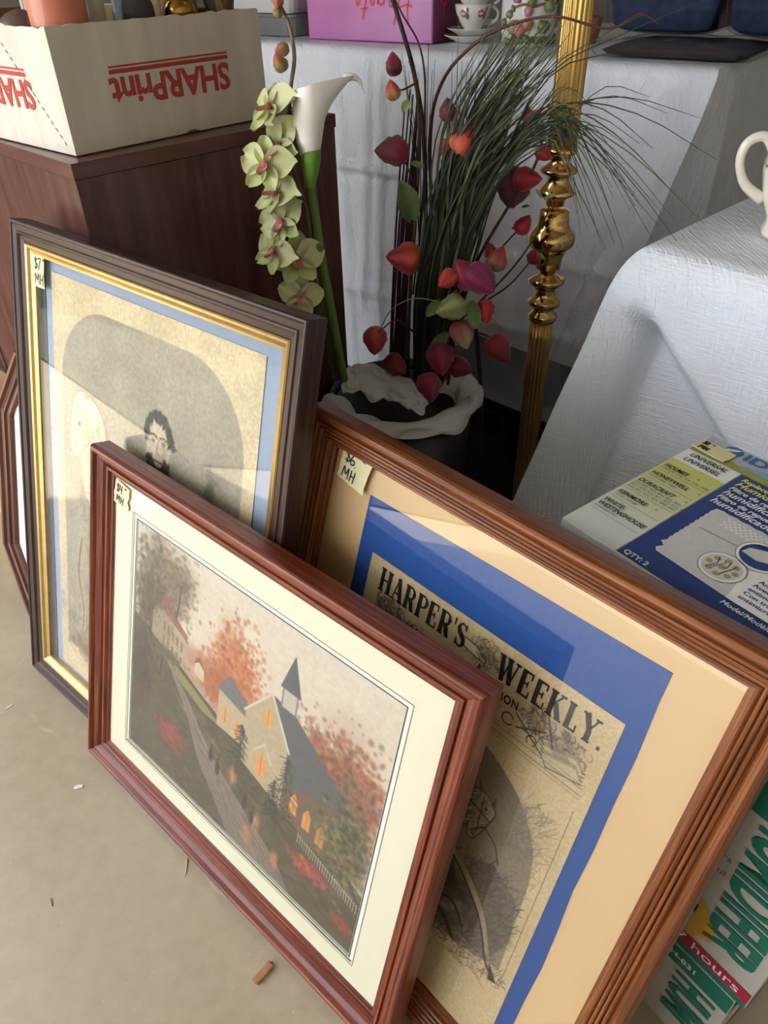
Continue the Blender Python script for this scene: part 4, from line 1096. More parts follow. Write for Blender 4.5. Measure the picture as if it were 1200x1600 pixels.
solo('white_mug', lathe('white_mug', [(.001, 0), (.026, 0), (.028, .004), (.028, .15), (.026, .152), (.025, .14), (.001, .14)], 30, at_box(.105, .15)), 'white_ceramic', 'tall white cup standing behind the bottle in the carton', 'cup')

# ------------------------------------------------------------------ things on the far table
def tpt(u, v_): return atz(u, v_, TZ)
FYAW = -39.6
plain('dish_white', 'cfcfd0', 0.25, var=0.03)
plain('dish_white_shaded', '8d8d90', 0.3, 0.4, var=0.05)  # lower white dish: its shade is put into this grey
p = tpt(440, 58)
DM = frame_of(p[0] - .02, p[1] + .13, TZ + .0015, FYAW)
def dish(nm, L, Wd, z0, h, M, mat, label):
    bm = bmesh.new()
    def ring(l, w_, z, r=.03):
        pts = arcs((l / 2 - r, w_ / 2 - r), r, 0, 90, 4) + arcs((-l / 2 + r, w_ / 2 - r), r, 90, 180, 4) + arcs((-l / 2 + r, -w_ / 2 + r), r, 180, 270, 4) + arcs((l / 2 - r, -w_ / 2 + r), r, 270, 360, 4)
        return [bm.verts.new((x, y, z)) for x, y in pts]
    rings = [ring(L * .86, Wd * .84, z0), ring(L * .94, Wd * .92, z0 + h * .85), ring(L, Wd, z0 + h * .9), ring(L, Wd, z0 + h), ring(L * .93, Wd * .9, z0 + h), ring(L * .85, Wd * .83, z0 + .006)]
    n = len(rings[0])
    bm.faces.new(rings[0][::-1]); bm.faces.new(rings[-1])
    for a, b_ in zip(rings, rings[1:]):
        for i in range(n): bm.faces.new((a[i], a[(i + 1) % n], b_[(i + 1) % n], b_[i]))
    me = bpy.data.meshes.new(nm); bm.to_mesh(me); bm.free(); me.transform(M)
    return solo(nm, me, mat, label, 'dish')
dish('baking_dish', .30, .20, 0, .045, DM, 'dish_white_shaded', 'white baking dish with its shade painted in as grey, bottom of the pair beside the pink box')
dish('baking_dish', .29, .19, .0465, .06, DM, 'dish_white', 'white baking dish stacked on the shaded one beside the pink box')
# pink box, script on its head
m, nt, b = new_mat('pink_card')
f = noise(nt, coords(nt, 'Object'), 6, 2)
cc = ramp(nt, f, [(0.3, 'b566a8'), (0.7, 'c682b6')]); nt.links.new(cc, b.inputs['Base Color']); b.inputs['Roughness'].default_value = 0.35
plain('magenta_card', '7a2458', 0.35, var=0.06)
plain('script_red', 'd2433c', 0.5)
pl, pc, pr = tpt(483, 62), tpt(675, 70), tpt(723, 68)
yaw_p = math.degrees(math.atan2(pc[1] - pl[1], pc[0] - pl[0])); LPk = math.hypot(pc[0] - pl[0], pc[1] - pl[1])
pk = thing('pink_gift_box', 'pink and magenta gift box with upside down red script on the far table', 'box', (pl[0], pl[1], TZ + .0015), Matrix.Rotation(R(yaw_p), 3, 'Z'))
put('box_shell', box_mesh('box_shell', 0, LPk - .0005, 0, .16, 0, .20, None, 0.003), 'pink_card', pk, False)
put('side_panel', box_mesh('side_panel', LPk - .0004, LPk + .0012, .001, .159, 0.001, .199), 'magenta_card', pk, False)
# cursive "Hearts" upside down
CUR = [[(0.02, 1.0), (0.10, 0.55), (0.06, 0.1), (-0.04, 0.02)], [(0.62, 1.05), (0.52, 0.6), (0.46, 0.1), (0.56, -0.02)], [(-0.08, 0.5), (0.2, 0.46), (0.5, 0.56)],
       [(0.62, 0.2), (0.86, 0.34), (0.84, 0.5), (0.72, 0.46), (0.70, 0.16), (0.84, 0.02), (1.02, 0.14)],
       [(1.32, 0.42), (1.16, 0.46), (1.06, 0.2), (1.16, 0.02), (1.30, 0.16), (1.36, 0.44), (1.34, 0.1), (1.46, 0.06)],
       [(1.46, 0.06), (1.56, 0.46), (1.66, 0.38), (1.68, 0.1), (1.80, 0.06)], [(1.96, 0.92), (1.88, 0.3), (1.92, 0.02), (2.06, 0.1)], [(1.76, 0.56), (2.08, 0.6)],
       [(2.04, 0.08), (2.22, 0.50), (2.30, 0.22), (2.22, 0.02), (2.08, 0.06)]]
def cursive(x, y, h, wd):
    q = []
    for s_ in CUR: q += ribbon2([tuple(p_) for p_ in spline([(x + a * h + .15 * b_ * h, y + b_ * h) for a, b_ in s_], 8 * len(s_))], wd)
    return q
me = quads_mesh('script_lettering', cursive(0, 0, .062, .0042), 0); me.transform(Matrix.Translation((LPk * .85, -.0008, .098)) @ F_front @ FLIP)
put('script_lettering', me, 'script_red', pk, False, 'red cursive word Hearts, upside down')
me = quads_mesh('script_lettering', cursive(0, 0, .05, .0035), 0); me.transform(Matrix.Translation((LPk + .002, .150, .098)) @ Matrix.Rotation(R(90), 4, 'Z') @ F_front @ FLIP)
put('script_lettering', me, 'script_red', pk, False)
# cups and saucers
p = tpt(737, 70)
plain('rose_pink', 'c2556e', 0.3); plain('leaf_print', '6f7f56', 0.3)
for i in range(2):
    z = TZ + .0015 + .0125 * i
    solo('saucer', lathe('saucer', [(.001, 0), (.030, 0), (.034, .003), (.056 - .003 * i, .0125), (.0575 - .003 * i, .0140), (.054 - .003 * i, .0140), (.032, .0052), (.001, .0045)], 44, Matrix.Translation((p[0] + .004 * i, p[1] + .05, z))), 'white_ceramic',
         ['lower white saucer under the rose teacups', 'upper white saucer directly under the rose teacups'][i], 'saucer')
for i in range(2):
    z = TZ + .0015 + .0125 + .0066 + .030 * i + (.004 if i else 0)
    c = np.array((p[0] + .006 + .003 * i, p[1] + .05, z))
    t = thing('teacup', ['lower rose-painted teacup standing on the saucers', 'upper rose-painted teacup nested in the other cup'][i], 'cup', c)
    put('cup_body', lathe('cup_body', [(.001, 0), (.017, 0), (.018, .004), (.026, .014), (.037, .034), (.0405, .050), (.0395, .050), (.035, .034), (.024, .016), (.001, .012)], 40, Matrix.Translation(c)), 'white_ceramic', t)
    hd = np.array([c + np.array((.037 + .016 * math.sin(a), -.012, .030 + .014 * math.cos(a))) for a in np.linspace(.1, 3.0, 14)])
    put('cup_handle', tube('cup_handle', hd, .003, 8), 'white_ceramic', t)
    def decal(ang, dz, r, mat, nm, asp=1.0):
        vs, n = [], 12
        for k in range(n):
            a = 2 * math.pi * k / n; rr = r * (1 + .15 * math.sin(5 * a)); zz = dz + rr * asp * math.sin(a); rad = .019 + (zz - .004) * .60 if zz > .012 else .026
            rad = np.interp(zz, [0, .004, .014, .034, .05], [.017, .018, .026, .037, .0405]) + .0006
            an = ang + rr * math.cos(a) / rad
            vs.append(c + np.array((rad * math.cos(an), rad * math.sin(an), zz)))
        put(nm, mesh(nm, vs, [tuple(range(n))]), mat, t)
    for an in (-2.3, -1.2):
        decal(an, .034, .0075, 'rose_pink', 'rose_print'); decal(an + .26, .030, .0045, 'leaf_print', 'leaf_print', 1.6); decal(an + .3, .041, .003, 'leaf_print', 'leaf_print', 1.6)
# ceramic cottage-garden jar
p = tpt(822, 76)
jc = np.array((p[0] + .008, p[1] + .045, TZ + .0015))
plain('glaze_green', '6f7d4a', 0.3, var=0.2, nscale=90, bmp=0.3); plain('glaze_rose', 'c98a9a', 0.3, var=0.15); plain('glaze_terracotta', 'c58b66', 0.35); plain('glaze_sage', '8d9470', 0.3, var=0.15); plain('glaze_brown', '8f6a44', 0.4)
t = thing('garden_jar', 'white ceramic jar with raised garden flowers and pots on the far table', 'jar', jc)
put('jar_body', lathe('jar_body', [(.001, 0), (.046, 0), (.051, .006), (.056, .04), (.056, .085), (.050, .12), (.040, .15), (.001, .155)], 44, Matrix.Translation(jc)), 'white_ceramic', t)
put('lid', lathe('lid', [(.043, .1505), (.036, .17), (.02, .185), (.006, .19), (.011, .2), (.001, .21)], 32, Matrix.Translation(jc), cap=False), 'glaze_sage', t)
def ball(c, r, seed=0, n=10, sq=(1, 1, 1)):
    rs = np.random.default_rng(seed); vs, fs = [], []
    for i in range(n // 2 + 1):
        for k in range(n):
            th_, ph_ = math.pi * i / (n // 2), 2 * math.pi * k / n
            rr = r * (1 + .14 * math.sin(5 * ph_ + seed) * math.sin(th_) + .1 * math.sin(3 * th_ + seed))
            vs.append(np.array(c) + rr * np.array((sq[0] * math.sin(th_) * math.cos(ph_), sq[1] * math.sin(th_) * math.sin(ph_), sq[2] * math.cos(th_))))
    for i in range(n // 2):
        for k in range(n): fs.append((i * n + k, (i + 1) * n + k, (i + 1) * n + (k + 1) % n, i * n + (k + 1) % n))
    return vs, fs
rs = np.random.default_rng(2)
def relief(nm, ang, z, r, mat, seed):
    rad = np.interp(z, [0, .006, .04, .085, .12, .15], [.046, .051, .056, .056, .05, .04])
    vs, fs = ball(jc + np.array((rad * math.cos(ang), rad * math.sin(ang), z)), r, seed)
    put(nm, mesh(nm, vs, fs, smooth=True), mat, t)
k = 0
for ang in np.arange(-2.7, .0, .14):
    relief('moss_relief', ang + rs.normal(0, .05), .008 + rs.random() * .010, .007, 'glaze_green', k); k += 1
    relief('leaf_relief', ang + rs.normal(0, .1), .035 + rs.random() * .08, .005 + rs.random() * .005, 'glaze_green' if k % 3 else 'glaze_sage', k); k += 1
for ang, z, r, mt in ((-2.3, .035, .013, 'glaze_terracotta'), (-2.05, .03, .012, 'glaze_rose'), (-1.75, .04, .011, 'glaze_terracotta'), (-1.75, .062, .009, 'glaze_rose'), (-1.2, .035, .012, 'glaze_green'), (-2.2, .085, .010, 'glaze_rose'), (-1.0, .07, .012, 'glaze_sage'), (-1.5, .09, .011, 'glaze_sage')):
    relief('flower_relief' if mt == 'glaze_rose' else 'pot_relief', ang, z, r, mt, k); k += 1
hdl = np.array([jc + np.array((.057 * math.cos(a), .057 * math.sin(a), .072 + .002 * math.sin(9 * a))) for a in np.linspace(-2.4, -.6, 20)])
put('fence_relief', tube('fence_relief', hdl, .0022, 6), 'glaze_brown', t)
# little terracotta basket and bagged navy linens
p = tpt(925, 70)
solo('terracotta_basket', lathe('terracotta_basket', [(.001, 0), (.020, 0), (.026, .02), (.028, .045), (.024, .047), (.02, .02), (.001, .006)], 28, Matrix.Translation((p[0] - .006, p[1] + .03, TZ + .0015)), lambda a, z: 1 + .03 * math.sin(14 * a)), plain('terracotta_weave', '9a6a50', 0.7, var=0.3, nscale=160), 'small reddish brown basket beside the brass lamp on the far table', 'basket')
m, nt, b = new_mat('navy_cloth')
f = noise(nt, coords(nt, 'Object'), 60, 4); cc = ramp(nt, f, [(0.3, '161f38'), (0.7, '26345a')]); nt.links.new(cc, b.inputs['Base Color']); b.inputs['Roughness'].default_value = 0.8
plain('dark_cloth', '3b3434', 0.75, var=0.15)
def puffy(nm, L, Wd, h, M, seed, amp=.006, n=26):
    """a soft folded package: rounded slab with wrinkles"""
    rs = np.random.default_rng(seed); ph = rs.random(8) * 6.28; vs, fs = [], []
    def wr(x, y): return sum(math.sin((18 + 9 * i) * x + ph[i]) * math.sin((15 + 11 * i) * y + ph[i + 4]) for i in range(4)) / 4
    for side in (1, -1):
        for i in range(n + 1):
            for j in range(n + 1):
                u, v_ = -1 + 2 * i / n, -1 + 2 * j / n
                e = max(0, (1 - abs(u) ** 6) * (1 - abs(v_) ** 6)) ** .5
                z = h / 2 + (h / 2 * e + amp * wr(u * L, v_ * Wd) * e if side > 0 else -h / 2 * e ** .3)
                vs.append((u * L / 2, v_ * Wd / 2, max(z, 0)))
    N = (n + 1) ** 2
    for s_ in (0, 1):
        for i in range(n):
            for j in range(n):
                a, b_, c_, d_ = i * (n + 1) + j, (i + 1) * (n + 1) + j, (i + 1) * (n + 1) + j + 1, i * (n + 1) + j + 1
                fs.append((a, b_, c_, d_) if s_ == 0 else (N + a, N + d_, N + c_, N + b_))
    me = mesh(nm, vs, fs, smooth=True); me.transform(M); return me
glass_mat('plastic_bag_clear', 1.3, 0.12)
pa, pb = tpt(918, 92), tpt(1165, 106)
ya = math.degrees(math.atan2(pb[1] - pa[1], pb[0] - pa[0])); La = math.hypot(*(pb - pa)[:2])
PM = frame_of(pa[0], pa[1], TZ + .0015, ya) @ Matrix.Translation((La / 2, .125, 0))
t = thing('bagged_linen', 'flat dark linen in a clear plastic bag at the front edge of the far table', 'linen', tuple(PM @ Vector((0, 0, 0))))
put('folded_cloth', puffy('folded_cloth', La * .9, .20, .020, PM @ Matrix.Translation((0, 0, .002)), 3, .002), 'dark_cloth', t)
put('plastic_bag', puffy('plastic_bag', La * 1.0, .235, .026, PM, 4, .006, 40), 'plastic_bag_clear', t)
PB = PM @ Matrix.Translation((-.03, .03, .0275))
for i, (dx, dy, L, Wd, h, lab) in enumerate(((-.035, .055, .215, .17, .12, 'plump navy linen bundle in clear plastic next to the brass lamp'), (.182, .055, .205, .18, .15, 'right-hand navy linen bundle in clear plastic at the table corner'))):
    MB_ = PB @ Matrix.Translation((dx, dy, 0))
    t = thing('navy_linen_bundle', lab, 'linen', tuple(MB_ @ Vector((0, 0, 0))), group='bagged navy linens')
    put('folded_cloth', puffy('folded_cloth', L * .93, Wd * .92, h * .93, MB_ @ Matrix.Translation((0, 0, .002)), 7 + i, .004), 'navy_cloth', t)
    put('plastic_bag', puffy('plastic_bag', L, Wd, h, MB_, 17 + i, .010, 40), 'plastic_bag_clear', t)

# ------------------------------------------------------------------ cream lidded pot on the side table
pc_ = np.array((.522, .938, RZ + .002))
m, nt, b = new_mat('cream_china')
b.inputs['Base Color'].default_value = hx('ece4d4'); b.inputs['Roughness'].default_value = 0.12; b.inputs['Coat Weight'].default_value = 0.4
m, nt, b = new_mat('transfer_print')
f = noise(nt, coords(nt, 'Object', (1, 1, 1)), 330, 3, 0.6, 0.5)
cc = ramp(nt, f, [(0.47, '6f5844'), (0.53, 'e8dfcf')]); nt.links.new(cc, b.inputs['Base Color']); b.inputs['Roughness'].default_value = 0.15
t = thing('sugar_pot', 'cream china sugar pot with brown printed shoulder and looped handle', 'pot', pc_)
fac = lambda a, z: 1 + .012 * math.cos(10 * a)
put('pot_body', lathe('pot_body', [(.001, 0), (.037, 0), (.038, .005), (.035, .018), (.037, .024), (.048, .045), (.053, .070), (.0535, .080), (.001, .0805)], 60, Matrix.Translation(pc_), fac), 'cream_china', t)
put('shoulder', lathe('shoulder', [(.0537, .0802), (.053, .090), (.046, .104), (.036, .112), (.034, .118), (.001, .118)], 60, Matrix.Translation(pc_), fac, cap=False), 'transfer_print', t)
put('lid', lathe('lid', [(.035, .1185), (.030, .126), (.014, .134), (.006, .138), (.010, .146), (.001, .152)], 40, Matrix.Translation(pc_), cap=False), 'cream_china', t)
hv = np.array((-.985, .17, 0.0))
hpth = spline([pc_ + hv * .046 + np.array((0, 0, .094)), pc_ + hv * .062 + np.array((0, 0, .112)), pc_ + hv * .080 + np.array((0, 0, .106)), pc_ + hv * .084 + np.array((0, 0, .085)), pc_ + hv * .072 + np.array((0, 0, .060)), pc_ + hv * .047 + np.array((0, 0, .042))], 30)
put('handle', tube('handle', hpth, np.interp(np.linspace(0, 1, 30), [0, .3, .7, 1], [.0065, .0058, .0052, .007]), 12), 'cream_china', t)
for an in (-2.6, -1.9):
    vs = []
    for k in range(14):
        a = 2 * math.pi * k / 14; zz = .040 + .008 * math.sin(a); rad = np.interp(zz, [.024, .045, .07], [.037, .048, .053]) * 1.013 + .0006
        ang = an + .009 * math.cos(a) / rad; vs.append(pc_ + np.array((rad * math.cos(ang), rad * math.sin(ang), zz)))
    put('printed_flower', mesh('printed_flower', vs, [tuple(range(14))]), 'transfer_print', t)

# ------------------------------------------------------------------ humidifier cartons and filter box behind the newspaper frame
HD_, HF_ = np.array([.81343, .58166]), np.array([.58166, -.81343])
HA = np.array([.15215, .495])
HM = frame_of(HA[0], HA[1], 0, math.degrees(math.atan2(HF_[1], HF_[0])))      # x along the front, y away from the viewer
plain('carton_grey', 'b4aea6', 0.6, var=0.04); plain('carton_green', '0b6b58', 0.5, var=0.05); plain('carton_crimson', 'a51a3c', 0.5); plain('print_plum', '7c1d52', 0.5); plain('print_ochre', 'c99a2e', 0.5); plain('print_white', 'e8e6e0', 0.6); plain('print_grey', '5c5a58', 0.6); plain('photo_grey', '9aa0a8', 0.5, var=0.2, nscale=200); plain('photo_dark', '2b211e', 0.5)
def hum_box(z0, z1, off, label, lower):
    M = HM @ Matrix.Translation((off, 0, 0))
    t = thing('humidifier_carton', label, 'box', tuple(M @ Vector((0, 0, z0))), M.to_3x3(), group='stacked humidifier cartons')
    h = z1 - z0
    put('carton_shell', box_mesh('carton_shell', 0, .293, 0, .21, 0, h, None, .0015), 'carton_grey', t, False)
    def fr(nm, rects_, mat, d=.0006, label=None):
        me = quads_mesh(nm, rects_, 0); me.transform(Matrix.Translation((0, -d, 0)) @ F_front); return put(nm, me, mat, t, False, label)
    def ft(nm, s_, x, y, size, mat, bold=0, rot=0, sx=1, d=.0010, label=None, shear=0):
        me = text_mesh(nm, s_, size, bold, shear, sx, 1.0, 'LEFT', Matrix.Translation((x, y, 0)) @ Matrix.Rotation(R(rot), 4, 'Z')); me.transform(Matrix.Translation((0, -d, 0)) @ F_front); return put(nm, me, mat, t, False, label)
    top = .098 if not lower else .030
    fr('green_band', [rect(.001, h - top, .292, h - .001)], 'carton_green')
    sd = quads_mesh('side_band', [rect(.001, .002, .209, .016), rect(.001, h - top, .209, h - .002)], 0); sd.transform(Matrix.Translation((.2937, 0, 0)) @ Matrix.Rotation(R(90), 4, 'Z') @ F_front)
    put('side_band', sd, 'carton_green', t, False)
    if not lower:
        fr('green_foot', [rect(.001, .0015, .292, .0105)], 'carton_green')
        fr('crimson_band', [rect(.02, .0105, .292, .030)], 'carton_crimson')
        ft('band_lettering', 'up to 17 hours', .150, .0150, .0190, 'print_white', 0, 0, 1.15)
        ft('name_lettering', 'evaporative', .118, h - top - .018, .022, 'print_plum', .0008, 0, 1.0)
        ft('small_lettering', 'runs for hours', .165, .172, .0110, 'print_grey'); ft('small_lettering', 'quiet and useful', .160, .150, .0110, 'print_grey')
        ft('large_lettering', 'HUMIDIFIER', .2365, .262, .066, 'carton_green', .0020, -90, .60, label='large green HUMIDIFIER lettering reading downwards')
        fr('photo', [[(.19, .040), (.225, .040), (.225, .085), (.19, .095)]], 'photo_grey', .0008); fr('photo_shade', [[(.19, .078), (.223, .070), (.223, .085), (.19, .095)]], 'photo_dark', .0009)
        fr('ochre_border', [[(.221, .033), (.244, .048), (.244, .066), (.223, .100)], [(.19, .033), (.23, .033), (.23, .040), (.19, .040)]], 'print_ochre', .0010)
        fr('ochre_flash', [rect(.250, h - top - .020, .285, h - top - .004)], 'print_ochre', .0010)
    else:
        ft('model_lettering', 'Model #DH-831', .175, h - .019, .0115, 'print_white', .0003, 0, 1.05)
        ft('name_lettering', 'evaporative', .112, h - .052, .022, 'print_plum', .0008)
        ft('small_lettering', 'up to 17 hours', .130, h - .072, .0110, 'print_grey'); ft('small_lettering', 'quiet, mindful', .140, h - .092, .0110, 'print_grey')
        ft('large_lettering', 'HUMI', .240, h - .036, .060, 'carton_green', .0020, -90, .58)
    return t
hum_box(.158, .505, 0, 'grey humidifier carton with crimson 17 hours band, upper of the two', False)
hum_box(0, .156, -.008, 'grey and green humidifier carton on the floor, lower of the two', True)

FZ0, FZ1 = .5065, .560
flt = thing('filter_box', 'blue and yellow humidifier filter box lying flat on the grey carton', 'box', tuple(HM @ Vector((0, 0, FZ0))), HM.to_3x3())
fh = FZ1 - FZ0
plain('box_board_white', 'd6d6cf', 0.45, var=0.03)
put('box_shell', box_mesh('box_shell', 0, .293, 0, .214, 0, fh, None, .001), 'box_board_white', flt, False)
m, nt, b = new_mat('yellow_green_print')
f = node(nt, 'ShaderNodeSeparateXYZ'); nt.links.new(coords(nt), f.inputs[0])
mr = node(nt, 'ShaderNodeMapRange'); mr.inputs[1].default_value = .03; mr.inputs[2].default_value = .15; nt.links.new(f.outputs[1], mr.inputs[0])
cc = ramp(nt, mr.outputs[0], [(0.0, 'd5d5cc'), (1.0, 'c7c963')]); nt.links.new(cc, b.inputs['Base Color']); b.inputs['Roughness'].default_value = 0.4
plain('print_navy', '27407c', 0.35, var=0.05); plain('print_olive', '9a9a45', 0.4); plain('print_sky', '6fa6d6', 0.35); plain('print_silver', 'b9bcc0', 0.35, 0.2); plain('print_deepblue', '1f5f9e', 0.35); plain('print_yellow', 'dfe06a', 0.4); plain('pale_pad', 'c9c6c2', 0.6, var=0.06, nscale=300); plain('pad_grey', '8f8d8b', 0.6); plain('fungus_tan', 'a39a5e', 0.5)
def tp(nm, polys, mat, d=.0005, label=None): return put(nm, quads_mesh(nm, polys, fh + d), mat, flt, False, label)
def tt(nm, s_, x, y, size, mat, bold=0, sx=1, shear=0, d=.0014, label=None):
    return put(nm, text_mesh(nm, s_, size, bold, shear, sx, 1.0, 'LEFT', Matrix.Translation((x, y, fh + d))), mat, flt, False, label)
tp('yellow_panel', [rect(.001, .001, .0565, .150)], 'yellow_green_print')
tp('white_strip', [rect(.001, .1505, .0565, .1755)], 'print_white')
tp('olive_strip', [rect(.001, .176, .292, .186)], 'print_olive')
tp('brand_strip', [rect(.001, .1865, .292, .213)], 'print_silver')
tp('sky_band', [[(.048, .1872), (.292, .1872), (.292, .2125), (.15, .203), (.085, .198)]], 'print_sky', .0008)
tp('brand_emblem', [arcs((.0315, .2035), .0088, 0, 338, 16)], 'print_deepblue', .0010, 'round blue wave emblem'); tp('emblem_wave', [[(.0215, .1985), (.027, .1995), (.033, .2035), (.037, .2095), (.031, .2065), (.025, .2035)]], 'print_white', .0013)
tt('brand_lettering', 'IDYLIS', .0425, .1965, .0190, 'print_deepblue', .0004, 1.3, label='blue IDYLIS lettering')
tp('navy_panel', [rect(.0575, .001, .292, .1755)], 'print_navy')
tt('strip_lettering', 'UNIVERSAL', .0085, .1645, .0098, 'ink_black', .00015, .78, .25); tt('strip_lettering', 'UNIVERSEL', .0085, .1540, .0098, 'ink_black', .00015, .78, .25)
y = .1385
for nm_, subs in (('HOLMES®', ['HM 630, 718, 726, 730, 1990']), ('HONEYWELL®', ['HCM 3060, 3003']), ('DURACRAFT®', ['DH 800, 803, 804, 805, 806,', '807, 813, 815, 821, 822, 823, 824', '830, 831, 832, 835, 890, 895']), ('KENMORE®', ['14103, 14108']), ('WHITE-', []), ('WESTINGHOUSE®', ['WWHM1750'])):
    tt('list_lettering', nm_.replace('®', ''), .0045, y - .0065, .0082, 'ink_black', .00016, .78, .2)
    if '®' in nm_: tt('list_lettering', '®', .0050 + .0047 * len(nm_), y - .0040, .0042, 'ink_black', 0, .8)
    y -= .0080
    for s_ in subs: tt('list_numbers', s_, .0045, y - .0035, .0045, 'print_grey', 0, .95, .15); y -= .0050
    if nm_ != 'WHITE-':
        tp('list_rule', [rect(.004, y - .0015, .054, y - .0011)], 'print_grey', .0010); y -= .0058
for s_, x, yy, sz, mt in (('Replacement', .063, .1645, .0085, 'print_yellow'), ('Humidifier', .063, .1545, .0120, 'print_yellow'), ('Filtre de rechange', .063, .1455, .0085, 'print_white'), ('humidificateur', .063, .1355, .0120, 'print_white'), ('Filtro de repuesto', .063, .1270, .0085, 'print_white'), ('humidificador', .063, .1170, .0120, 'print_white')):
    tt('title_lettering', s_, x, yy, sz, mt, .0002, .95, .25)
pad = [(.074, .112)] + [(.074 + i * .006, .1125 + (.0012 if i % 2 else 0)) for i in range(1, 30)] + [(.262, .112), (.262, .030), (.150, .022), (.0765, .026), (.0735, .030), (.0765, .036), (.071, .040)] + [(.0725 + (.001 if i % 2 else 0), .042 + i * .0035) for i in range(20)]
tp('filter_picture', [pad], 'pale_pad', .0008)
tp('pad_mesh', [rect(.088 + i * .0048 + (.0024 if j % 2 else 0), .094 + j * .0030, .0908 + i * .0048 + (.0024 if j % 2 else 0), .0957 + j * .0030) for i in range(12) for j in range(5)], 'print_white', .0011)
tp('pad_fold', ribbon2([(.080, .078), (.12, .0815), (.14, .094), (.20, .096)], .0012), 'pad_grey', .0011)
for cx, cy, r in ((.121, .049, .0165), (.133, .083, .0175)):
    tp('inset_ring', ribbon2(arcs((cx, cy), r, 0, 360, 28), .0022), 'print_white', .0013); tp('inset_rim', ribbon2(arcs((cx, cy), r + .0017, 0, 360, 28), .0008), 'pad_grey', .0013)
    tp('inset_disc', [arcs((cx, cy), r - .0009, 0, 348, 28)], 'pale_pad' if cx < .13 else 'print_navy', .0011)
rs = np.random.default_rng(6)
tp('inset_spots', [arcs((.121 + .011 * math.cos(a), .049 + .010 * math.sin(a)), .0028, 0, 320, 8) for a in np.arange(0, 6.2, .8)] + [arcs((.121, .049), .003, 0, 320, 8)], 'fungus_tan', .0013)
tp('inset_twigs', sum([ribbon2([(.112 + i * .004, .040 + (i % 3) * .004), (.116 + i * .004, .050 + (i % 2) * .005), (.113 + i * .005, .058)], .0007) for i in range(4)], []), 'photo_dark', .0014)
tp('inset_pad', [[(.119, .078), (.133, .076), (.148, .084), (.134, .094), (.121, .087)]], 'pale_pad', .0014); tp('inset_pad_edge', ribbon2([(.119, .078), (.133, .076), (.148, .084)], .0012), 'pad_grey', .0015)
tp('white_callout', [[(.142, .022), (.292, .022), (.292, .092), (.150, .075), (.135, .060)]], 'print_white', .0010)
for s_, x, yy, sz in (('80%', .152, .066, .010), ('Antimicrobial', .148, .0545, .0062), ('Avec traitement', .147, .0480, .0062), ('antimicrobien', .147, .0415, .0062), ('Con tratamiento', .147, .0350, .0062), ('antimicrobiano', .147, .0285, .0062)):
    tt('callout_lettering', s_, x, yy, sz, 'print_navy', .0001, 1.1)
tt('count_lettering', 'QTY: 2', .0615, .0035, .0075, 'print_white', .0002, 1.0); tt('model_lettering', 'Model/Modèle/Modelo', .142, .0135, .0068, 'print_white', .0001, 1.0, .2)
price_tag(flt, .0005, .1800, .036, .0190, fh + .0022, -4, '$1.-', 'MH', 'ink_black', 12)
# ------------------------------------------------------------------ brass column lamp
def aty(u, v_, y):
    r = ray(u, v_)
    return EYE + r * (y / r[1])
LX, LY = .267, 1.144
m, nt, b = new_mat('brass_lamp')
b.inputs['Base Color'].default_value = hx('dcb878'); b.inputs['Metallic'].default_value = 1.0; b.inputs['Roughness'].default_value = 0.14
f = noise(nt, coords(nt), 40, 3); bump(nt, b, f, 0.03, 0.002)
m, nt, b = new_mat('brass_aged')
b.inputs['Base Color'].default_value = hx('caa561'); b.inputs['Metallic'].default_value = 0.95; b.inputs['Roughness'].default_value = 0.28
lamp = thing('brass_floor_lamp', 'polished brass floor lamp with fluted column and turned collars', 'lamp', (LX, LY, 0))
LM = Matrix.Translation((LX, LY, 0))
ZT = ([0, 230, 240, 265, 280, 300, 325, 345, 365, 385, 405, 425, 440, 455, 470, 485, 500, 600, 733], [.892, .719, .711, .689, .676, .659, .636, .618, .599, .58, .56, .54, .525, .509, .493, .477, .461, .345, .167])
tab = [(205, 105), (235, 108), (248, 100), (260, 72), (300, 66), (325, 90), (345, 124), (355, 128), (370, 122), (385, 82), (405, 70), (440, 82), (480, 108), (500, 125), (520, 118), (545, 64), (590, 56), (608, 78), (620, 98), (690, 103), (715, 106), (745, 126), (770, 148), (800, 156), (830, 154), (858, 140), (870, 122), (880, 108), (905, 98), (930, 86), (1000, 80), (1015, 52), (1040, 58), (1062, 100), (1075, 120), (1098, 116), (1128, 72), (1150, 60), (1188, 70), (1205, 100), (1215, 108), (1238, 105), (1258, 66), (1283, 70), (1302, 92), (1315, 97), (1338, 92), (1352, 78)]
prof = []
for yc, hw in tab[::-1]:
    z = float(np.interp(180 + yc / 4.21, *ZT)); d = LY * .794 + (CH - z) * .608
    prof.append((hw / 4.21 * d / FPX * 1.0, z))
ztop, zbot = prof[-1][1], prof[0][1]
# split the turned collar into three pieces
def seg(nm, za, zb, mat='brass_lamp'):
    pr = [p_ for p_ in prof if za <= p_[1] <= zb]
    pr = [(.006, pr[0][1])] + pr + [(.006, pr[-1][1])]
    put(nm, lathe(nm, pr, 40, LM), mat, lamp)
zs = [zbot - .01, float(np.interp(180 + 1008 / 4.21, *ZT)), float(np.interp(180 + 600 / 4.21, *ZT)), ztop + .01]
seg('lower_collar', zs[0], zs[1]); seg('vase_collar', zs[1], zs[2]); seg('upper_collar', zs[2], zs[3])
fl = lambda a, z: 1 + .13 * abs(math.sin(9 * a)) - .09
def fluted(nm, r, z0, z1):
    me = lathe(nm, [(r, z0 + (z1 - z0) * i / 10) for i in range(11)], 108, LM, fl); put(nm, me, 'brass_aged', lamp)
fluted('lower_column', .0178, .042, zbot); fluted('upper_column', .0198, ztop, 1.16)
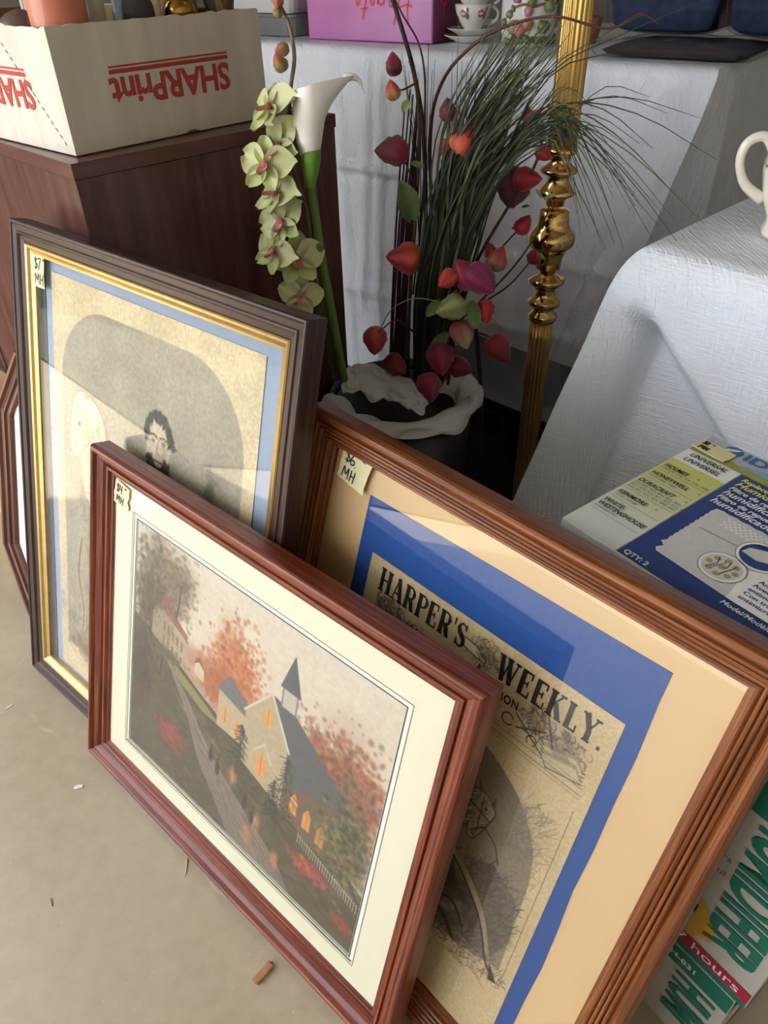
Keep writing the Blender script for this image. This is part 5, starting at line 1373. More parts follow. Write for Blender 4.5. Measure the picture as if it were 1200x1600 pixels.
put('inner_rod', lathe('inner_rod', [(.0055, .04), (.0055, 1.3)], 12, LM), 'brass_aged', lamp)
put('base', lathe('base', [(.001, 0), (.085, 0), (.088, .006), (.082, .014), (.05, .022), (.034, .034), (.022, .042), (.001, .042)], 48, LM), 'brass_lamp', lamp)
put('top_cap', lathe('top_cap', [(.001, 1.16), (.026, 1.16), (.027, 1.168), (.02, 1.18), (.014, 1.19), (.014, 1.25), (.001, 1.25)], 36, LM), 'brass_lamp', lamp)
put('lamp_shade', lathe('lamp_shade', [(.16, 1.22), (.085, 1.46)], 48, LM, cap=False), plain('shade_cloth', 'd8cdb6', 0.8), lamp)

# ------------------------------------------------------------------ glossy black chest behind the lamp
plain('black_gloss', '0b0b0d', 0.12, var=0.02, coat=0.5)
KZ = .25
ka, kb = atz(737, 613, KZ), atz(865, 665, KZ)
kyaw = math.degrees(math.atan2(kb[1] - ka[1], kb[0] - ka[0]))
KM = frame_of(ka[0], ka[1], 0, kyaw)
chest = thing('black_chest', 'low glossy black chest standing in front of the vinyl cloth', 'chest', tuple(KM @ Vector((0, 0, 0))), KM.to_3x3())
put('chest_body', box_mesh('chest_body', -.16, .30, .002, .22, 0, KZ - .028, None, .002), 'black_gloss', chest, False)
put('chest_lid', box_mesh('chest_lid', -.164, .304, -.001, .224, KZ - .026, KZ, None, .003), 'black_gloss', chest, False)

# ------------------------------------------------------------------ black bin with bag
plain('black_plastic', '121214', 0.35, var=0.05)
NB = np.array((.0355, 1.10)); NR, NZ = .125, .36
bin_ = thing('black_bin', 'round black bin holding the artificial flowers', 'bin', (NB[0], NB[1], 0))
NM = Matrix.Translation((NB[0], NB[1], 0))
put('bin_body', lathe('bin_body', [(.001, 0), (.090, 0), (.094, .004), (NR - .006, NZ - .02), (NR - .010, NZ - .02), (.090, .01), (.001, .01)], 56, NM), 'black_plastic', bin_)
put('rim', lathe('rim', [(NR - .009, NZ - .018), (NR - .001, NZ - .018), (NR + .002, NZ - .008), (NR, NZ), (NR - .006, NZ), (NR - .009, NZ - .018)], 56, NM, cap=False), 'black_plastic', bin_)
put('filler_foam', lathe('filler_foam', [(.001, .02), (.088, .02), (.100, .20), (.09, .215), (.001, .225)], 40, NM), plain('florist_foam', '1e241c', 0.9, var=0.3, nscale=80, bmp=0.4), bin_)
# crumpled white carrier bag over the front rim
m, nt, b = new_mat('bag_film')
b.inputs['Base Color'].default_value = hx('f2f2f0'); b.inputs['Roughness'].default_value = 0.3; b.inputs['Alpha'].default_value = 0.8
bump(nt, b, noise(nt, coords(nt), 55, 4, 0.6, 1.0), 0.5, 0.006)
bag = thing('carrier_bag', 'crumpled white plastic bag folded over the rim of the black bin', 'bag', (NB[0], NB[1], NZ))
rs = np.random.default_rng(21); ph = rs.random((10, 2)) * 6.28
def rl(a, b_): return sum(math.sin((1 + i) * a + ph[i, 0]) * math.cos((1 + .8 * i) * b_ + ph[i, 1]) for i in range(4)) / 2
def rn(a, b_): return sum(math.sin((3 + 2.3 * i) * a + ph[i, 0]) * math.cos((2 + 1.7 * i) * b_ + ph[i, 1]) for i in range(8)) / 3
TH = np.linspace(R(188), R(395), 150); K = 22
vs, fs = [], []
for i, th_ in enumerate(TH):
    f_ = i / (len(TH) - 1)
    wide = .012 + .016 * math.exp(-((f_ - .18) / .16) ** 2) + .010 * math.exp(-((f_ - .62) / .12) ** 2)
    for k in range(K):
        s_ = k / (K - 1)               # 0 deep inside, 1 hanging outside
        if s_ < .42: r_ = NR - .012 - .030 * (1 - s_ / .42) * (1 + .5 * math.exp(-((f_ - .2) / .2) ** 2)); z_ = NZ + .004 - .030 * (1 - s_ / .42) ** 1.5
        elif s_ < .6: a = (s_ - .42) / .18 * math.pi; r_ = NR - .002 - .010 * math.cos(a); z_ = NZ + .004 + .008 * math.sin(a)
        else: r_ = NR + .008 + .004 * (s_ - .6); z_ = NZ + .004 - wide * (s_ - .6) / .4
        q = rl(th_ * 2.2, s_ * 3); r_ += .006 * q + .004 * abs(math.sin(5.5 * th_ + 3 * s_)) - .002; z_ += .005 * rl(th_ * 2.6 + 2, s_ * 2.5 + 1)
        vs.append((NB[0] + r_ * math.cos(th_), NB[1] + r_ * math.sin(th_), z_))
for i in range(len(TH) - 1):
    for k in range(K - 1): fs.append((i * K + k, i * K + k + 1, (i + 1) * K + k + 1, (i + 1) * K + k))
put('bag_cuff', mesh('bag_cuff', vs, fs, smooth=True), 'bag_film', bag)
pth = spline([aty(542, 602, 1.03), aty(564, 590, 1.03), aty(600, 600, 1.03), aty(632, 614, 1.025), aty(662, 634, 1.02)], 60)
vs, fs = [], []
for i, p_ in enumerate(pth):
    f_ = i / 59; rad = .021 * math.sin(math.pi * (.12 + .8 * f_)) ** .6
    for k in range(28):
        a = 2 * math.pi * k / 28; rr = rad * (1 + .34 * rl(a, f_ * 9) + .08 * math.sin(5 * a + 9 * f_))
        vs.append(p_ + rr * (math.cos(a) * RT * .9 + math.sin(a) * UP * 1.1) + np.array((0, .012 * rl(a, f_ * 5), 0)))
for i in range(59):
    for k in range(28): fs.append((i * 28 + k, i * 28 + (k + 1) % 28, (i + 1) * 28 + (k + 1) % 28, (i + 1) * 28 + k))
put('bag_bunch', mesh('bag_bunch', vs, fs, smooth=True), 'bag_film', bag)

# ------------------------------------------------------------------ artificial flowers
m, nt, b = new_mat('silk_petal')
a_ = node(nt, 'ShaderNodeAttribute', attribute_name='paint'); nt.links.new(a_.outputs['Color'], b.inputs['Base Color'])
b.inputs['Roughness'].default_value = 0.6; b.inputs['Sheen Weight'].default_value = 0.2
bump(nt, b, noise(nt, coords(nt), 400, 3), 0.15, 0.001)
def paint_mesh(name, vs, fs, cols, smooth=True):
    me = mesh(name, vs, fs, smooth=smooth)
    ca = me.color_attributes.new('paint', 'FLOAT_COLOR', 'POINT')
    c = np.ones((len(vs), 4), np.float32); c[:, :3] = lin(np.array(cols) / 255.0); ca.data.foreach_set('color', c.ravel())
    return me
def basis(d):
    d = np.asarray(d, float); d = d / np.linalg.norm(d)
    a = np.cross(d, [0.1, .2, 1.0]); a /= np.linalg.norm(a)
    return d, a, np.cross(d, a)
def lantern(c, dirn, r, c0, c1, seed, fat=.86, open_=0.0):
    """papery pointed bud of overlapping petals: c is its middle, c0 colour at the stalk, c1 at the tip"""
    d, a, b_ = basis(dirn); L = r * 2.1; n, m_ = 20, 12; vs, fs, cs = [], [], []
    rs = np.random.default_rng(seed); tw = rs.random() * 6.28; np_ = 4 if seed % 2 else 5
    for i in range(m_ + 1):
        t = i / m_
        rad = r * fat * (math.sin(math.pi * min(1, t ** .72)) ** .75 if 0 < t < 1 else 0) * (1 - .18 * t)
        if open_ and t > .55: rad = max(rad, r * open_ * (.6 + .4 * t))
        for k in range(n):
            ph_ = 2 * math.pi * k / n + tw
            rib = abs(math.cos(np_ * ph_ / 2)); rr = rad * (.86 + .18 * rib ** .6) + r * .03 * rs.normal()
            if t in (0.0, 1.0) and not open_: rr = rad
            vs.append(np.array(c) + d * L * (t - .5) + rr * (math.cos(ph_) * a + math.sin(ph_) * b_))
            mixv = np.clip(t + rs.normal(0, .06), 0, 1); col = np.array(c0) * (1 - mixv) + np.array(c1) * mixv
            cs.append(np.clip(col * (.74 + .26 * rib) , 0, 255))
    for i in range(m_):
        for k in range(n): fs.append((i * n + k, i * n + (k + 1) % n, (i + 1) * n + (k + 1) % n, (i + 1) * n + k))
    return paint_mesh('blossom', vs, fs, cs)
def petal_geo(base, d, up, L, Wd, cup, curl, c0, c1, n=8):
    """one petal from its base along d, facing up"""
    d = np.asarray(d, float); d /= np.linalg.norm(d); up = np.asarray(up, float); up = up - d * (up @ d); up /= np.linalg.norm(up); s_ = np.cross(d, up)
    vs, fs, cs = [], [], []
    for i in range(n + 1):
        t = i / n; w_ = Wd * (math.sin(math.pi * (t * .90 + .06)) ** .75)
        for k in range(n + 1):
            x = -1 + 2 * k / n
            vs.append(np.array(base) + d * L * t + s_ * w_ * x / 2 + up * (cup * Wd * x * x * .5 + curl * L * t * t - .04 * Wd * math.cos(3 * x)))
            q = np.clip(t + .15 * (1 - abs(x)) - .1, 0, 1); cs.append(np.array(c0) * (1 - q) + np.array(c1) * q)
    for i in range(n):
        for k in range(n): fs.append((i * (n + 1) + k, i * (n + 1) + k + 1, (i + 1) * (n + 1) + k + 1, (i + 1) * (n + 1) + k))
    return vs, fs, cs
def petal(parent, nm, *a, **k):
    vs, fs, cs = petal_geo(*a, **k)
    # give the petal a thin back so it has thickness
    return put(nm, paint_mesh(nm, vs, fs, cs), 'silk_petal', parent)
plain('twig_brown', '4e3324', 0.7, var=0.2); plain('twig_dark', '2b1d1a', 0.7); plain('stem_green', '5f7a3a', 0.5, var=0.15); plain('stem_olive', '7a6a44', 0.55, var=0.15); plain('maroon_reed', '3a1422', 0.45, var=0.2)
plain('leaf_silk', '55683a', 0.55, var=0.2)
BASEP = lambda u, y: aty(u, 600, y)
def twig(parent, pts, r0, r1, mat='twig_brown', n=26, nm='stem'):
    P_ = spline([aty(*p_) for p_ in pts], n)
    return put(nm, tube(nm, P_, np.linspace(r0, r1, n), 6), mat, parent)
def leaf(parent, u, v_, y, du, dv, L, wd, c0=(84, 104, 56), c1=(120, 138, 80)):
    p_ = aty(u, v_, y); q_ = aty(u + du, v_ + dv, y - .01)
    petal(parent, 'leaf', p_, q_ - p_, -FW + .3 * UP, L, wd, .3, -.15, c0, c1, 6)

WINE, CRIM, RED, ORNG, MAG, GRN, YEL = (86, 14, 36), (150, 18, 50), (196, 28, 46), (226, 112, 62), (132, 18, 74), (150, 158, 92), (214, 176, 96)
def branch(label, spec_stem, spec_twigs, buds, leaves):
    t = thing('blossom_branch', label, 'artificial flower', aty(*spec_stem[0]), group='artificial red blossom branches')
    twig(t, spec_stem, .0028, .0016)
    for s_ in spec_twigs: twig(t, s_, .0016, .0009, nm='twig')
    for i, (u, v_, y, rpx, du, dv, c0, c1) in enumerate(buds):
        c = aty(u, v_, y); dep = (c - EYE) @ FW
        dr = RT * du - UP * dv - FW * .25
        put('blossom', lantern(c, dr, rpx * dep / FPX, c0, c1, int(u * 7 + v_)), 'silk_petal', t)
    for l in leaves: leaf(t, *l)
    return t
branch('leftmost red blossom branch, wine-red bud pointing left beside the maroon reeds',
       [(632, 600, 1.08), (640, 470, 1.06), (650, 330, 1.06), (655, 220, 1.06), (650, 130, 1.06), (640, 95, 1.06)],
       [[(652, 300, 1.06), (640, 270, 1.05), (628, 240, 1.04)], [(645, 460, 1.06), (650, 420, 1.05), (655, 405, 1.04)], [(650, 130, 1.06), (630, 140, 1.05), (622, 140, 1.05)], [(648, 520, 1.06), (620, 500, 1.02), (596, 515, 1.0)], [(640, 560, 1.06), (630, 560, 1.02)]],
       [(615, 100, 1.05, 17, -.15, -1, WINE, CRIM), (613, 141, 1.05, 15, -.3, -1, YEL, RED), (612, 236, 1.04, 27, -1, .1, CRIM, WINE), (632, 403, 1.04, 29, -1, .05, ORNG, CRIM), (586, 533, 1.0, 23, -.05, 1, ORNG, CRIM), (619, 572, 1.02, 22, .3, .3, WINE, CRIM)],
       [(643, 345, 1.05, -12, -50, .055, .034), (662, 262, 1.05, -20, -8, .022, .012, (140, 150, 90), (120, 138, 80)), (640, 158, 1.05, -8, 12, .018, .012, (150, 170, 90), (170, 190, 110))])
branch('middle red blossom branch with orange upper buds among the grass',
       [(662, 600, 1.07), (672, 470, 1.04), (690, 330, 1.03), (700, 230, 1.03), (702, 160, 1.03)],
       [[(695, 260, 1.03), (712, 240, 1.0), (722, 220, .99)], [(692, 290, 1.03), (690, 250, 1.01)], [(672, 480, 1.04), (700, 470, .99), (740, 440, .97)], [(672, 500, 1.04), (690, 450, .98)], [(670, 540, 1.04), (690, 570, .99)]],
       [(700, 172, 1.03, 17, -.1, -1, CRIM, WINE), (727, 216, .985, 26, .35, -.5, ORNG, CRIM), (697, 231, 1.0, 15, -.4, -.8, ORNG, RED), (706, 250, 1.01, 13, 0, 1, CRIM, WINE), (698, 437, .98, 18, -.5, .5, ORNG, RED), (728, 428, .985, 27, -.3, -.3, MAG, CRIM), (752, 438, .97, 30, .4, .5, MAG, MAG), (704, 482, .975, 25, -1, .35, GRN, GRN), (712, 466, .985, 14, .2, -1, (190, 110, 100), CRIM),
        (688, 562, .98, 27, .1, 1, MAG, CRIM), (720, 574, .99, 21, .4, .2, CRIM, WINE), (671, 606, .965, 24, .1, .9, CRIM, MAG)],
       [(735, 470, .98, 8, 40, .04, .022), (690, 470, 1.0, -18, 18, .03, .018), (700, 520, 1.0, -22, 26, .04, .02)])
branch('right-hand red blossom branch reaching in front of the brass lamp',
       [(700, 600, 1.08), (712, 520, 1.05), (740, 420, 1.04), (790, 330, 1.03), (835, 260, 1.02), (850, 205, 1.02)],
       [[(720, 500, 1.05), (800, 420, 1.04), (850, 345, 1.06), (862, 300, 1.06)], [(735, 440, 1.04), (790, 380, 1.04), (822, 345, 1.04)], [(722, 490, 1.05), (790, 450, 1.04), (836, 400, 1.05)], [(712, 520, 1.05), (745, 520, 1.02), (770, 528, 1.0)], [(745, 430, 1.04), (766, 418, 1.01)], [(790, 330, 1.03), (806, 300, 1.02)], [(850, 205, 1.02), (846, 190, 1.02)], [(708, 520, 1.05), (738, 500, 1.0), (756, 490, .99)]],
       [(778, 404, 1.01, 20, .4, -.9, (150, 120, 80), RED), (766, 392, 1.02, 13, -.3, -1, (190, 90, 90), CRIM), (818, 351, 1.04, 16, .3, -.4, RED, CRIM), (836, 404, 1.09, 14, .2, .3, RED, CRIM), (802, 296, 1.05, 34, -.2, .8, WINE, WINE), (824, 280, 1.03, 23, .6, .1, CRIM, RED), (836, 190, 1.03, 17, .3, .4, RED, YEL), (824, 178, 1.04, 12, 0, -1, CRIM, RED), (850, 240, 1.02, 15, .5, .6, (208, 120, 110), RED),
        (758, 488, .985, 19, .1, 1, RED, RED), (723, 524, .975, 24, .25, .9, CRIM, (176, 170, 110)), (780, 547, .985, 26, .5, .75, RED, WINE)],
       [(845, 310, 1.04, -6, -14, .018, .010, (150, 170, 90), (160, 180, 100)), (850, 312, 1.04, 16, -8, .018, .009, (150, 170, 90), (160, 180, 100)), (800, 358, 1.05, 14, -8, .016, .008), (815, 325, 1.05, 10, -4, .014, .007), (840, 396, 1.06, 10, 8, .014, .007), (690, 540, 1.0, -20, 20, .03, .02)])
# bare arching twigs
tw = thing('bare_twig', 'brown bare twig arching across the cups to the right of the bin', 'twig', aty(672, 600, 1.1))
twig(tw, [(672, 600, 1.1), (676, 400, 1.12), (672, 220, 1.12), (690, 130, 1.1), (740, 70, 1.08), (800, 38, 1.06), (870, 26, 1.04), (950, 45, 1.02), (1000, 22, 1.02), (1030, 38, 1.02)], .0028, .0011, 'twig_brown', 44)
tw = thing('bare_twig', 'dark bare twig rising steeply to the top of the picture past the pink box', 'twig', aty(650, 600, 1.09))
twig(tw, [(650, 600, 1.09), (664, 400, 1.08), (662, 220, 1.08), (648, 120, 1.08), (628, 45, 1.08), (610, -10, 1.08)], .0034, .0026, 'twig_dark', 40)
twig(tw, [(662, 220, 1.08), (664, 130, 1.09), (655, 70, 1.09), (630, 25, 1.09), (615, -5, 1.09)], .0014, .0010, 'twig_brown', 20, 'twig')
tw = thing('bare_twig', 'thick dark stalk rising from the floor beside the white bag', 'twig', (.182, 1.14, 0))
put('stem', tube('stem', spline([np.array((.182, 1.14, 0)), np.array((.180, 1.135, .16)), aty(752, 640, 1.13), aty(750, 590, 1.11), aty(745, 530, 1.08), aty(738, 480, 1.06)], 30), np.linspace(.0044, .0036, 30), 8), 'twig_dark', tw)
tw = thing('bare_twig', 'thin tendril looping out over the left of the flowers', 'twig', aty(690, 600, 1.06))
twig(tw, [(690, 600, 1.06), (720, 540, 1.01), (732, 490, .985), (722, 474, .98), (700, 478, .97), (670, 468, .97), (640, 468, .97), (610, 486, .98), (592, 520, .99)], .0012, .0008, 'stem_olive', 40)
# maroon reeds
reed = thing('reed_bundle', 'bundle of straight maroon reeds at the left of the flowers', 'reeds', aty(618, 590, 1.12))
rs = np.random.default_rng(3)
for i in range(12):
    u0 = 606 + i * 2.8 + rs.normal(0, 1); u1 = 640 + i * 1.5 + rs.normal(0, 3)
    pts = [aty(u0, 600, 1.12 + rs.normal(0, .006)), aty((u0 + u1) / 2 - 3, 380, 1.11), aty(u1, 130 + rs.random() * 60, 1.10)]
    put('reed', tube('reed', spline(pts, 10), np.linspace(.0024, .0011, 10), 5), 'maroon_reed', reed)
# grass
m, nt, b = new_mat('grass_blade')
a_ = node(nt, 'ShaderNodeAttribute', attribute_name='paint'); nt.links.new(a_.outputs['Color'], b.inputs['Base Color']); b.inputs['Roughness'].default_value = 0.6; b.inputs['Specular IOR Level'].default_value = 0.25
gr = thing('grass_bunch', 'tall bunch of dark green artificial grass arching past the brass lamp', 'artificial grass', aty(665, 600, 1.07))
GV, GF, GC = [], [], []
def blade(pts, w0, col, rs):
    P_ = spline([aty(*p_) for p_ in pts], 16); off = len(GV)
    t = np.gradient(P_, axis=0); t /= np.linalg.norm(t, axis=1)[:, None]
    vd = (P_ - EYE); vd /= np.linalg.norm(vd, axis=1)[:, None]
    tw_ = rs.uniform(-.9, .9)
    for k in range(16):
        s_ = np.cross(t[k], vd[k]); s_ /= np.linalg.norm(s_) + 1e-9
        s_ = s_ * math.cos(tw_) + vd[k] * math.sin(tw_)
        w_ = w0 * (1 - k / 15) ** .7 * (.8 + .2 * math.sin(k / 15 * 3)) + .0005
        cc_ = np.array(col) * (1 - .0 * k) + np.array((34, 34, 24)) * (k / 15) ** 2
        nrm = np.cross(s_, t[k])
        GV.extend([P_[k] - s_ * w_ / 2, P_[k] + nrm * w_ * .18, P_[k] + s_ * w_ / 2]); GC.extend([cc_, cc_ * 1.12, cc_])
    for k in range(15):
        a = off + 3 * k
        GF.extend([(a, a + 1, a + 4, a + 3), (a + 1, a + 2, a + 5, a + 4)])
rs = np.random.default_rng(8)
def gcol(): return np.array([(36, 40, 30), (44, 49, 37), (29, 32, 25), (64, 69, 52)][rs.integers(4)]) + rs.normal(0, 5, 3)
for i in range(110):      # main sweep to the upper right
    f_ = rs.random(); u0 = 648 + 42 * f_
    tipu = 755 + 125 * rs.random() ** .8 + 25 * f_; tipv = 20 + 190 * rs.random()
    m1 = (660 + 60 * f_ + rs.normal(0, 6), 430 + rs.normal(0, 12), 1.02 - .03 * f_); m2 = ((m1[0] + tipu) / 2 - 28 + rs.normal(0, 8), (m1[1] + tipv) / 2 - 10 - 40 * rs.random(), 1.0 - .03 * rs.random())
    blade([(u0, 600, 1.07), m1, m2, (tipu, tipv, .99 - .04 * rs.random())], .0056, gcol(), rs)
for i in range(42):      # upright
    f_ = rs.random(); u0 = 645 + 35 * f_; tipu = 690 + 150 * f_ + rs.normal(0, 12); tipv = 15 + 160 * rs.random()
    blade([(u0, 600, 1.08), (u0 + 14 + 18 * f_, 430, 1.05), ((u0 + tipu) / 2 + 22, 260, 1.04), (tipu, tipv, 1.03)], .0036, gcol(), rs)
for i in range(26):      # droop past the lamp
    f_ = rs.random(); tipu = 900 + 160 * rs.random(); tipv = 150 + 240 * rs.random()
    mu = 840 + 40 * rs.random(); mv = 165 + 60 * rs.random()
    blade([(655 + 35 * f_, 600, 1.07), (690 + 50 * f_, 430, 1.0), (770 + 20 * f_, 265 + rs.normal(0, 15), .97), (mu, mv, .95), ((mu + tipu) / 2, (mv + tipv) / 2 - 18 - 20 * rs.random(), .94), (tipu, tipv, .93)], .0022, gcol(), rs)
for tipu, tipv in ((1100, 350), (1020, 375), (1085, 415), (1055, 345), (1095, 185), (1100, 0), (1060, 60), (1010, 20), (1000, 225), (1020, 232), (940, 385), (975, 390), (1060, 310), (985, 330), (960, 380), (1120, 250)):
    mu = 850 + 20 * rs.random(); mv = 150 + 50 * rs.random() if tipv > 100 else 120
    blade([(680, 600, 1.07), (715, 430, 1.0), (780, 260, .97), (mu, mv, .95), ((mu + tipu) / 2, (mv + tipv) / 2 - (30 if tipv > 150 else 8), .94), (tipu, tipv, .93)], .0024, gcol(), rs)
for i in range(10):      # thin straight ones on the left
    tipu = 620 + 60 * rs.random(); blade([(645 + 10 * rs.random(), 600, 1.1), (655, 400, 1.1), ((650 + tipu) / 2 + 6, 230, 1.1), (tipu, 60 + 60 * rs.random(), 1.1)], .0018, (48, 34, 36), rs)
put('blades', paint_mesh('blades', GV, GF, GC), 'grass_blade', gr, kind='stuff')

# orchid spray
orc = thing('orchid_spray', 'pale green artificial orchid spray with pink lips beside the calla lily', 'artificial flower', aty(532, 592, 1.02))
twig(orc, [(532, 592, 1.02), (512, 500, 1.0), (494, 420, .985), (480, 335, .98), (462, 270, .98), (452, 210, .98), (454, 140, .98), (460, 90, .98), (452, 40, .98), (438, 8, .98), (432, -12, .98)], .0034, .0018, 'stem_olive', 60)
def orchid(u, v_, y, rpx, fu, fv, spin, label=None):
    c = aty(u, v_, y); dep = (c - EYE) @ FW; r_ = rpx * dep / FPX
    d, a, b_ = basis(RT * fu - UP * fv - FW * .8)
    pu = UP - d * (UP @ d); pu /= np.linalg.norm(pu); pr = np.cross(pu, d)
    G, Gd, Pk = (196, 200, 140), (172, 182, 108), (196, 86, 120)
    fl_ = put('orchid_flower', paint_mesh('orchid_flower', *[x for x in petal_geo(c, pu, d, r_ * 1.05, r_ * .8, .25, -.25, Gd, G)]), 'silk_petal', orc)
    for ang, L, wd in ((75, 1.15, 1.15), (-75, 1.15, 1.15), (145, 1.0, .72), (-145, 1.0, .72)):
        an = R(ang + spin); dd = math.cos(an) * pu + math.sin(an) * pr
        vs, fs, cs = petal_geo(c, dd, d, r_ * L, r_ * wd, .3, -.22 if abs(ang) < 100 else .18, Gd if abs(ang) > 100 else (206, 198, 160), G)
        put('petal', paint_mesh('petal', vs, fs, cs), 'silk_petal', fl_)
    an = R(180 + spin); dd = math.cos(an) * pu + d * .6
    vs, fs, cs = petal_geo(c + d * r_ * .1, dd, d - pu * .3, r_ * .62, r_ * .42, .5, .35, (214, 176, 130), Pk); put('lip', paint_mesh('lip', vs, fs, cs), 'silk_petal', fl_)
    vs, fs = ball(c + d * r_ * .14, r_ * .13, 3); put('column', paint_mesh('column', vs, fs, [Pk] * len(vs)), 'silk_petal', fl_)
for s_ in (((452, 210, .98), (440, 195, .975), (430, 180, .965)), ((462, 270, .98), (440, 255, .975), (428, 245, .965)), ((480, 335, .98), (465, 305, .97), (448, 302, .965)), ((490, 400, .985), (478, 360, .97), (452, 345, .965)), ((494, 420, .985), (470, 410, .97))):
    twig(orc, s_, .0013, .0010, 'twig_brown', 10, 'stalk')
for a_ in ((424, 168, .96, 44, -.75, -.1, 10), (436, 225, .965, 40, -.5, .5, -25), (416, 258, .95, 42, -.3, .25, 15), (434, 302, .955, 42, -.8, -.2, 30), (440, 345, .96, 38, -.4, .4, -15), (430, 392, .955, 36, -.6, .2, 40), (464, 404, .96, 40, .2, .3, -10), (470, 462, .955, 32, .1, .35, 5)): orchid(*a_)
for (u, v_, rp, du, dv) in ((437, 98, 14, -.5, .8), (440, 78, 12, -.6, -.4), (434, 18, 9, .1, .9), (434, 2, 12, 0, -1)):
    c = aty(u, v_, .975); dep = (c - EYE) @ FW
    put('bud', lantern(c, RT * du + UP * dv - FW * .2, rp * dep / FPX, (128, 140, 66), (184, 78, 60), u, .9), 'silk_petal', orc)
# calla lily
cal_ = thing('calla_lily', 'white artificial calla lily with curled tip and green stem', 'artificial flower', aty(538, 594, 1.0))
twig(cal_, [(538, 594, 1.0), (515, 470, .985), (500, 390, .98), (490, 320, .975), (483, 270, .97)], .0062, .0066, 'stem_green', 40)
vs, fs, cs = [], [], []
NS, NP = 30, 44
YC = .965
for i in range(NS + 1):
    s_ = i / NS
    cxp = np.interp(s_, [0, .2, .6, 1], [484, 484, 483, 486]); rp = np.interp(s_, [0, .12, .3, .6, .85, 1], [7, 12, 18, 25, 28, 30])
    for k in range(NP):
        ph_ = 2 * math.pi * k / NP                        # 0 = right, pi/2 = away from the viewer, pi = left
        cs_, sn = math.cos(ph_), math.sin(ph_)
        pull = max(0, cs_) ** 1.5 * max(0, (s_ - .55) / .45) ** 1.8
        x = cxp + rp * cs_ + 38 * pull
        ytop = 142 - (x - 456) * .36 + (x - 456) ** 2 * .00115 + (7 if sn > 0 else 0) * (1 - cs_ * cs_)
        yv = 272 + (ytop - 272) * s_
        c = aty(x, yv, YC + rp * .0009 * sn * (1 - .5 * pull))
        vs.append(c); q = np.clip(s_ / .22, 0, 1); cs.append(np.array((120, 160, 50)) * (1 - q) + np.array((240, 236, 228)) * q)
for i in range(NS):
    for k in range(NP): fs.append((i * NP + k, i * NP + (k + 1) % NP, (i + 1) * NP + (k + 1) % NP, (i + 1) * NP + k))
put('spathe', paint_mesh('spathe', vs, fs, cs), 'silk_petal', cal_, label='white funnel petal')
tipc = [aty(x, y_, YC + .010) for x, y_ in ((538, 122), (550, 120), (560, 125), (564, 134), (570, 147))]
put('tip_curl', paint_mesh('tip_curl', *(lambda g: (g[0], g[1], [(236, 232, 224)] * len(g[0])))(tube_geo(spline(tipc, 16), np.linspace(.0052, .0006, 16), 10))), 'silk_petal', cal_)
vs, fs, cs = [], [], []
for i in range(13):
    s_ = i / 12; cxp = 484 + 8 * s_ * (1 - s_); cyp = 236 + 58 * s_; rp = np.interp(s_, [0, .3, .6, 1], [15, 15, 12, 7])
    for k in range(18):
        ph_ = 2 * math.pi * k / 18; vs.append(aty(cxp + rp * 1.06 * math.cos(ph_), cyp - 14 * max(0, math.cos(ph_)) * (1 - s_), YC + rp * .001 * math.sin(ph_))); cs.append((104, 150, 44))
for i in range(12):
    for k in range(18): fs.append((i * 18 + k, i * 18 + (k + 1) % 18, (i + 1) * 18 + (k + 1) % 18, (i + 1) * 18 + k))
put('calyx', paint_mesh('calyx', vs, fs, cs), 'silk_petal', cal_, label='bright green base of the bloom')
# closed bud stem behind
cb = thing('closed_calla', 'closed green calla bud on a stem half hidden behind the orchid', 'artificial flower', aty(525, 592, 1.03))
twig(cb, [(525, 592, 1.03), (505, 500, 1.01), (480, 430, 1.0), (462, 385, .995), (455, 345, .99)], .0055, .0050, 'stem_green', 30)
put('bud', lantern(aty(456, 312, .99), UP, .030, (86, 130, 52), (120, 160, 80), 5, .34), 'silk_petal', cb)

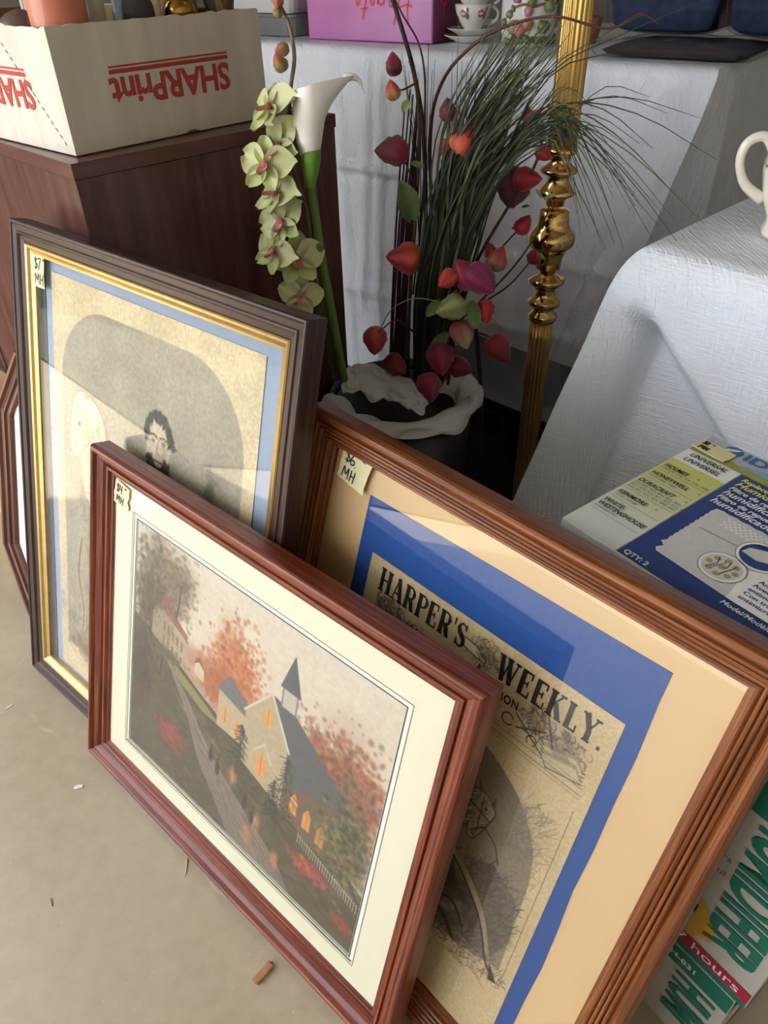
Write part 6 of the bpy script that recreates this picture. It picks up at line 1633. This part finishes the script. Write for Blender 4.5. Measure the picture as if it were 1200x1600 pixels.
# ------------------------------------------------------------------ bits on the floor, carton at the left edge
def debris(nm, u, v_, L, wd, h, ang, mat, label, cat, seed):
    p_ = atz(u, v_, 0); rs = np.random.default_rng(seed); n = 8; vs = []
    for s_ in (0, 1):
        for k in range(n):
            a = 2 * math.pi * k / n; vs.append((L / 2 * math.copysign(abs(math.cos(a)) ** .6, math.cos(a)) * (1 + rs.normal(0, .08)), wd / 2 * math.copysign(abs(math.sin(a)) ** .6, math.sin(a)) * (1 + rs.normal(0, .12)), h * s_ * (1 + rs.normal(0, .15))))
    vs = [(x, y, max(0, z)) for x, y, z in vs]
    fs = [tuple(range(n - 1, -1, -1)), tuple(range(n, 2 * n))] + [(k, (k + 1) % n, n + (k + 1) % n, n + k) for k in range(n)]
    me = mesh(nm, vs, fs); me.transform(Matrix.Translation((p_[0], p_[1], .0003)) @ Matrix.Rotation(R(ang), 4, 'Z'))
    solo(nm, me, mat, label, cat)
plain('chip_wood', 'a9784e', 0.7, var=0.25, nscale=200); plain('straw', 'd8c8a0', 0.7); plain('scrap_white', 'e6e4de', 0.6); plain('lint_dark', '5d4d42', 0.8)
debris('wood_chip', 412, 1521, .030, .0095, .0045, 50, 'chip_wood', 'splinter of brown wood on the floor near the landscape frame', 'wood chip', 1)
debris('paper_scrap', 123, 1230, .013, .0065, .0012, 18, 'scrap_white', 'tiny white torn paper scrap on the floor', 'paper scrap', 2)
debris('straw_bit', 291, 1356, .024, .0013, .001, 95, 'straw', 'thin pale straw lying against the landscape frame', 'straw', 3)
debris('lint_thread', 81, 1410, .012, .0011, .0008, 118, 'lint_dark', 'short dark thread alone on the open floor', 'thread', 4)
debris('plaster_crumb', 14, 1105, .014, .0022, .001, 48, 'scrap_white', 'pale sliver of plaster near the left picture edge', 'crumb', 5)
plain('kraft_light', 'c9a67c', 0.75, var=0.06)
kb_ = thing('kraft_carton', 'open brown cardboard carton at the left edge behind the frames', 'box', tuple(CABM @ Vector((-.05, .45, 0))), CABM.to_3x3())
def kp(nm, x0, x1, y0, y1, z0, z1, mt='kraft_light'):
    put(nm, box_mesh(nm, x0, x1, y0, y1, z0, z1, CABM), mt, kb_)
kx0, kx1, ky0, ky1, kz = -.098, -.004, .318, .62, .27
kp('front_wall', kx0, kx0 + .004, ky0, ky1, 0, kz); kp('back_wall', kx1 - .004, kx1, ky0, ky1, 0, kz + .05, 'kraft_card'); kp('end_wall', kx0 + .0045, kx1 - .0045, ky0, ky0 + .004, 0, kz); kp('end_wall', kx0 + .0045, kx1 - .0045, ky1 - .004, ky1, 0, kz); kp('bottom', kx0 + .0045, kx1 - .0045, ky0 + .0045, ky1 - .0045, .0005, .004)
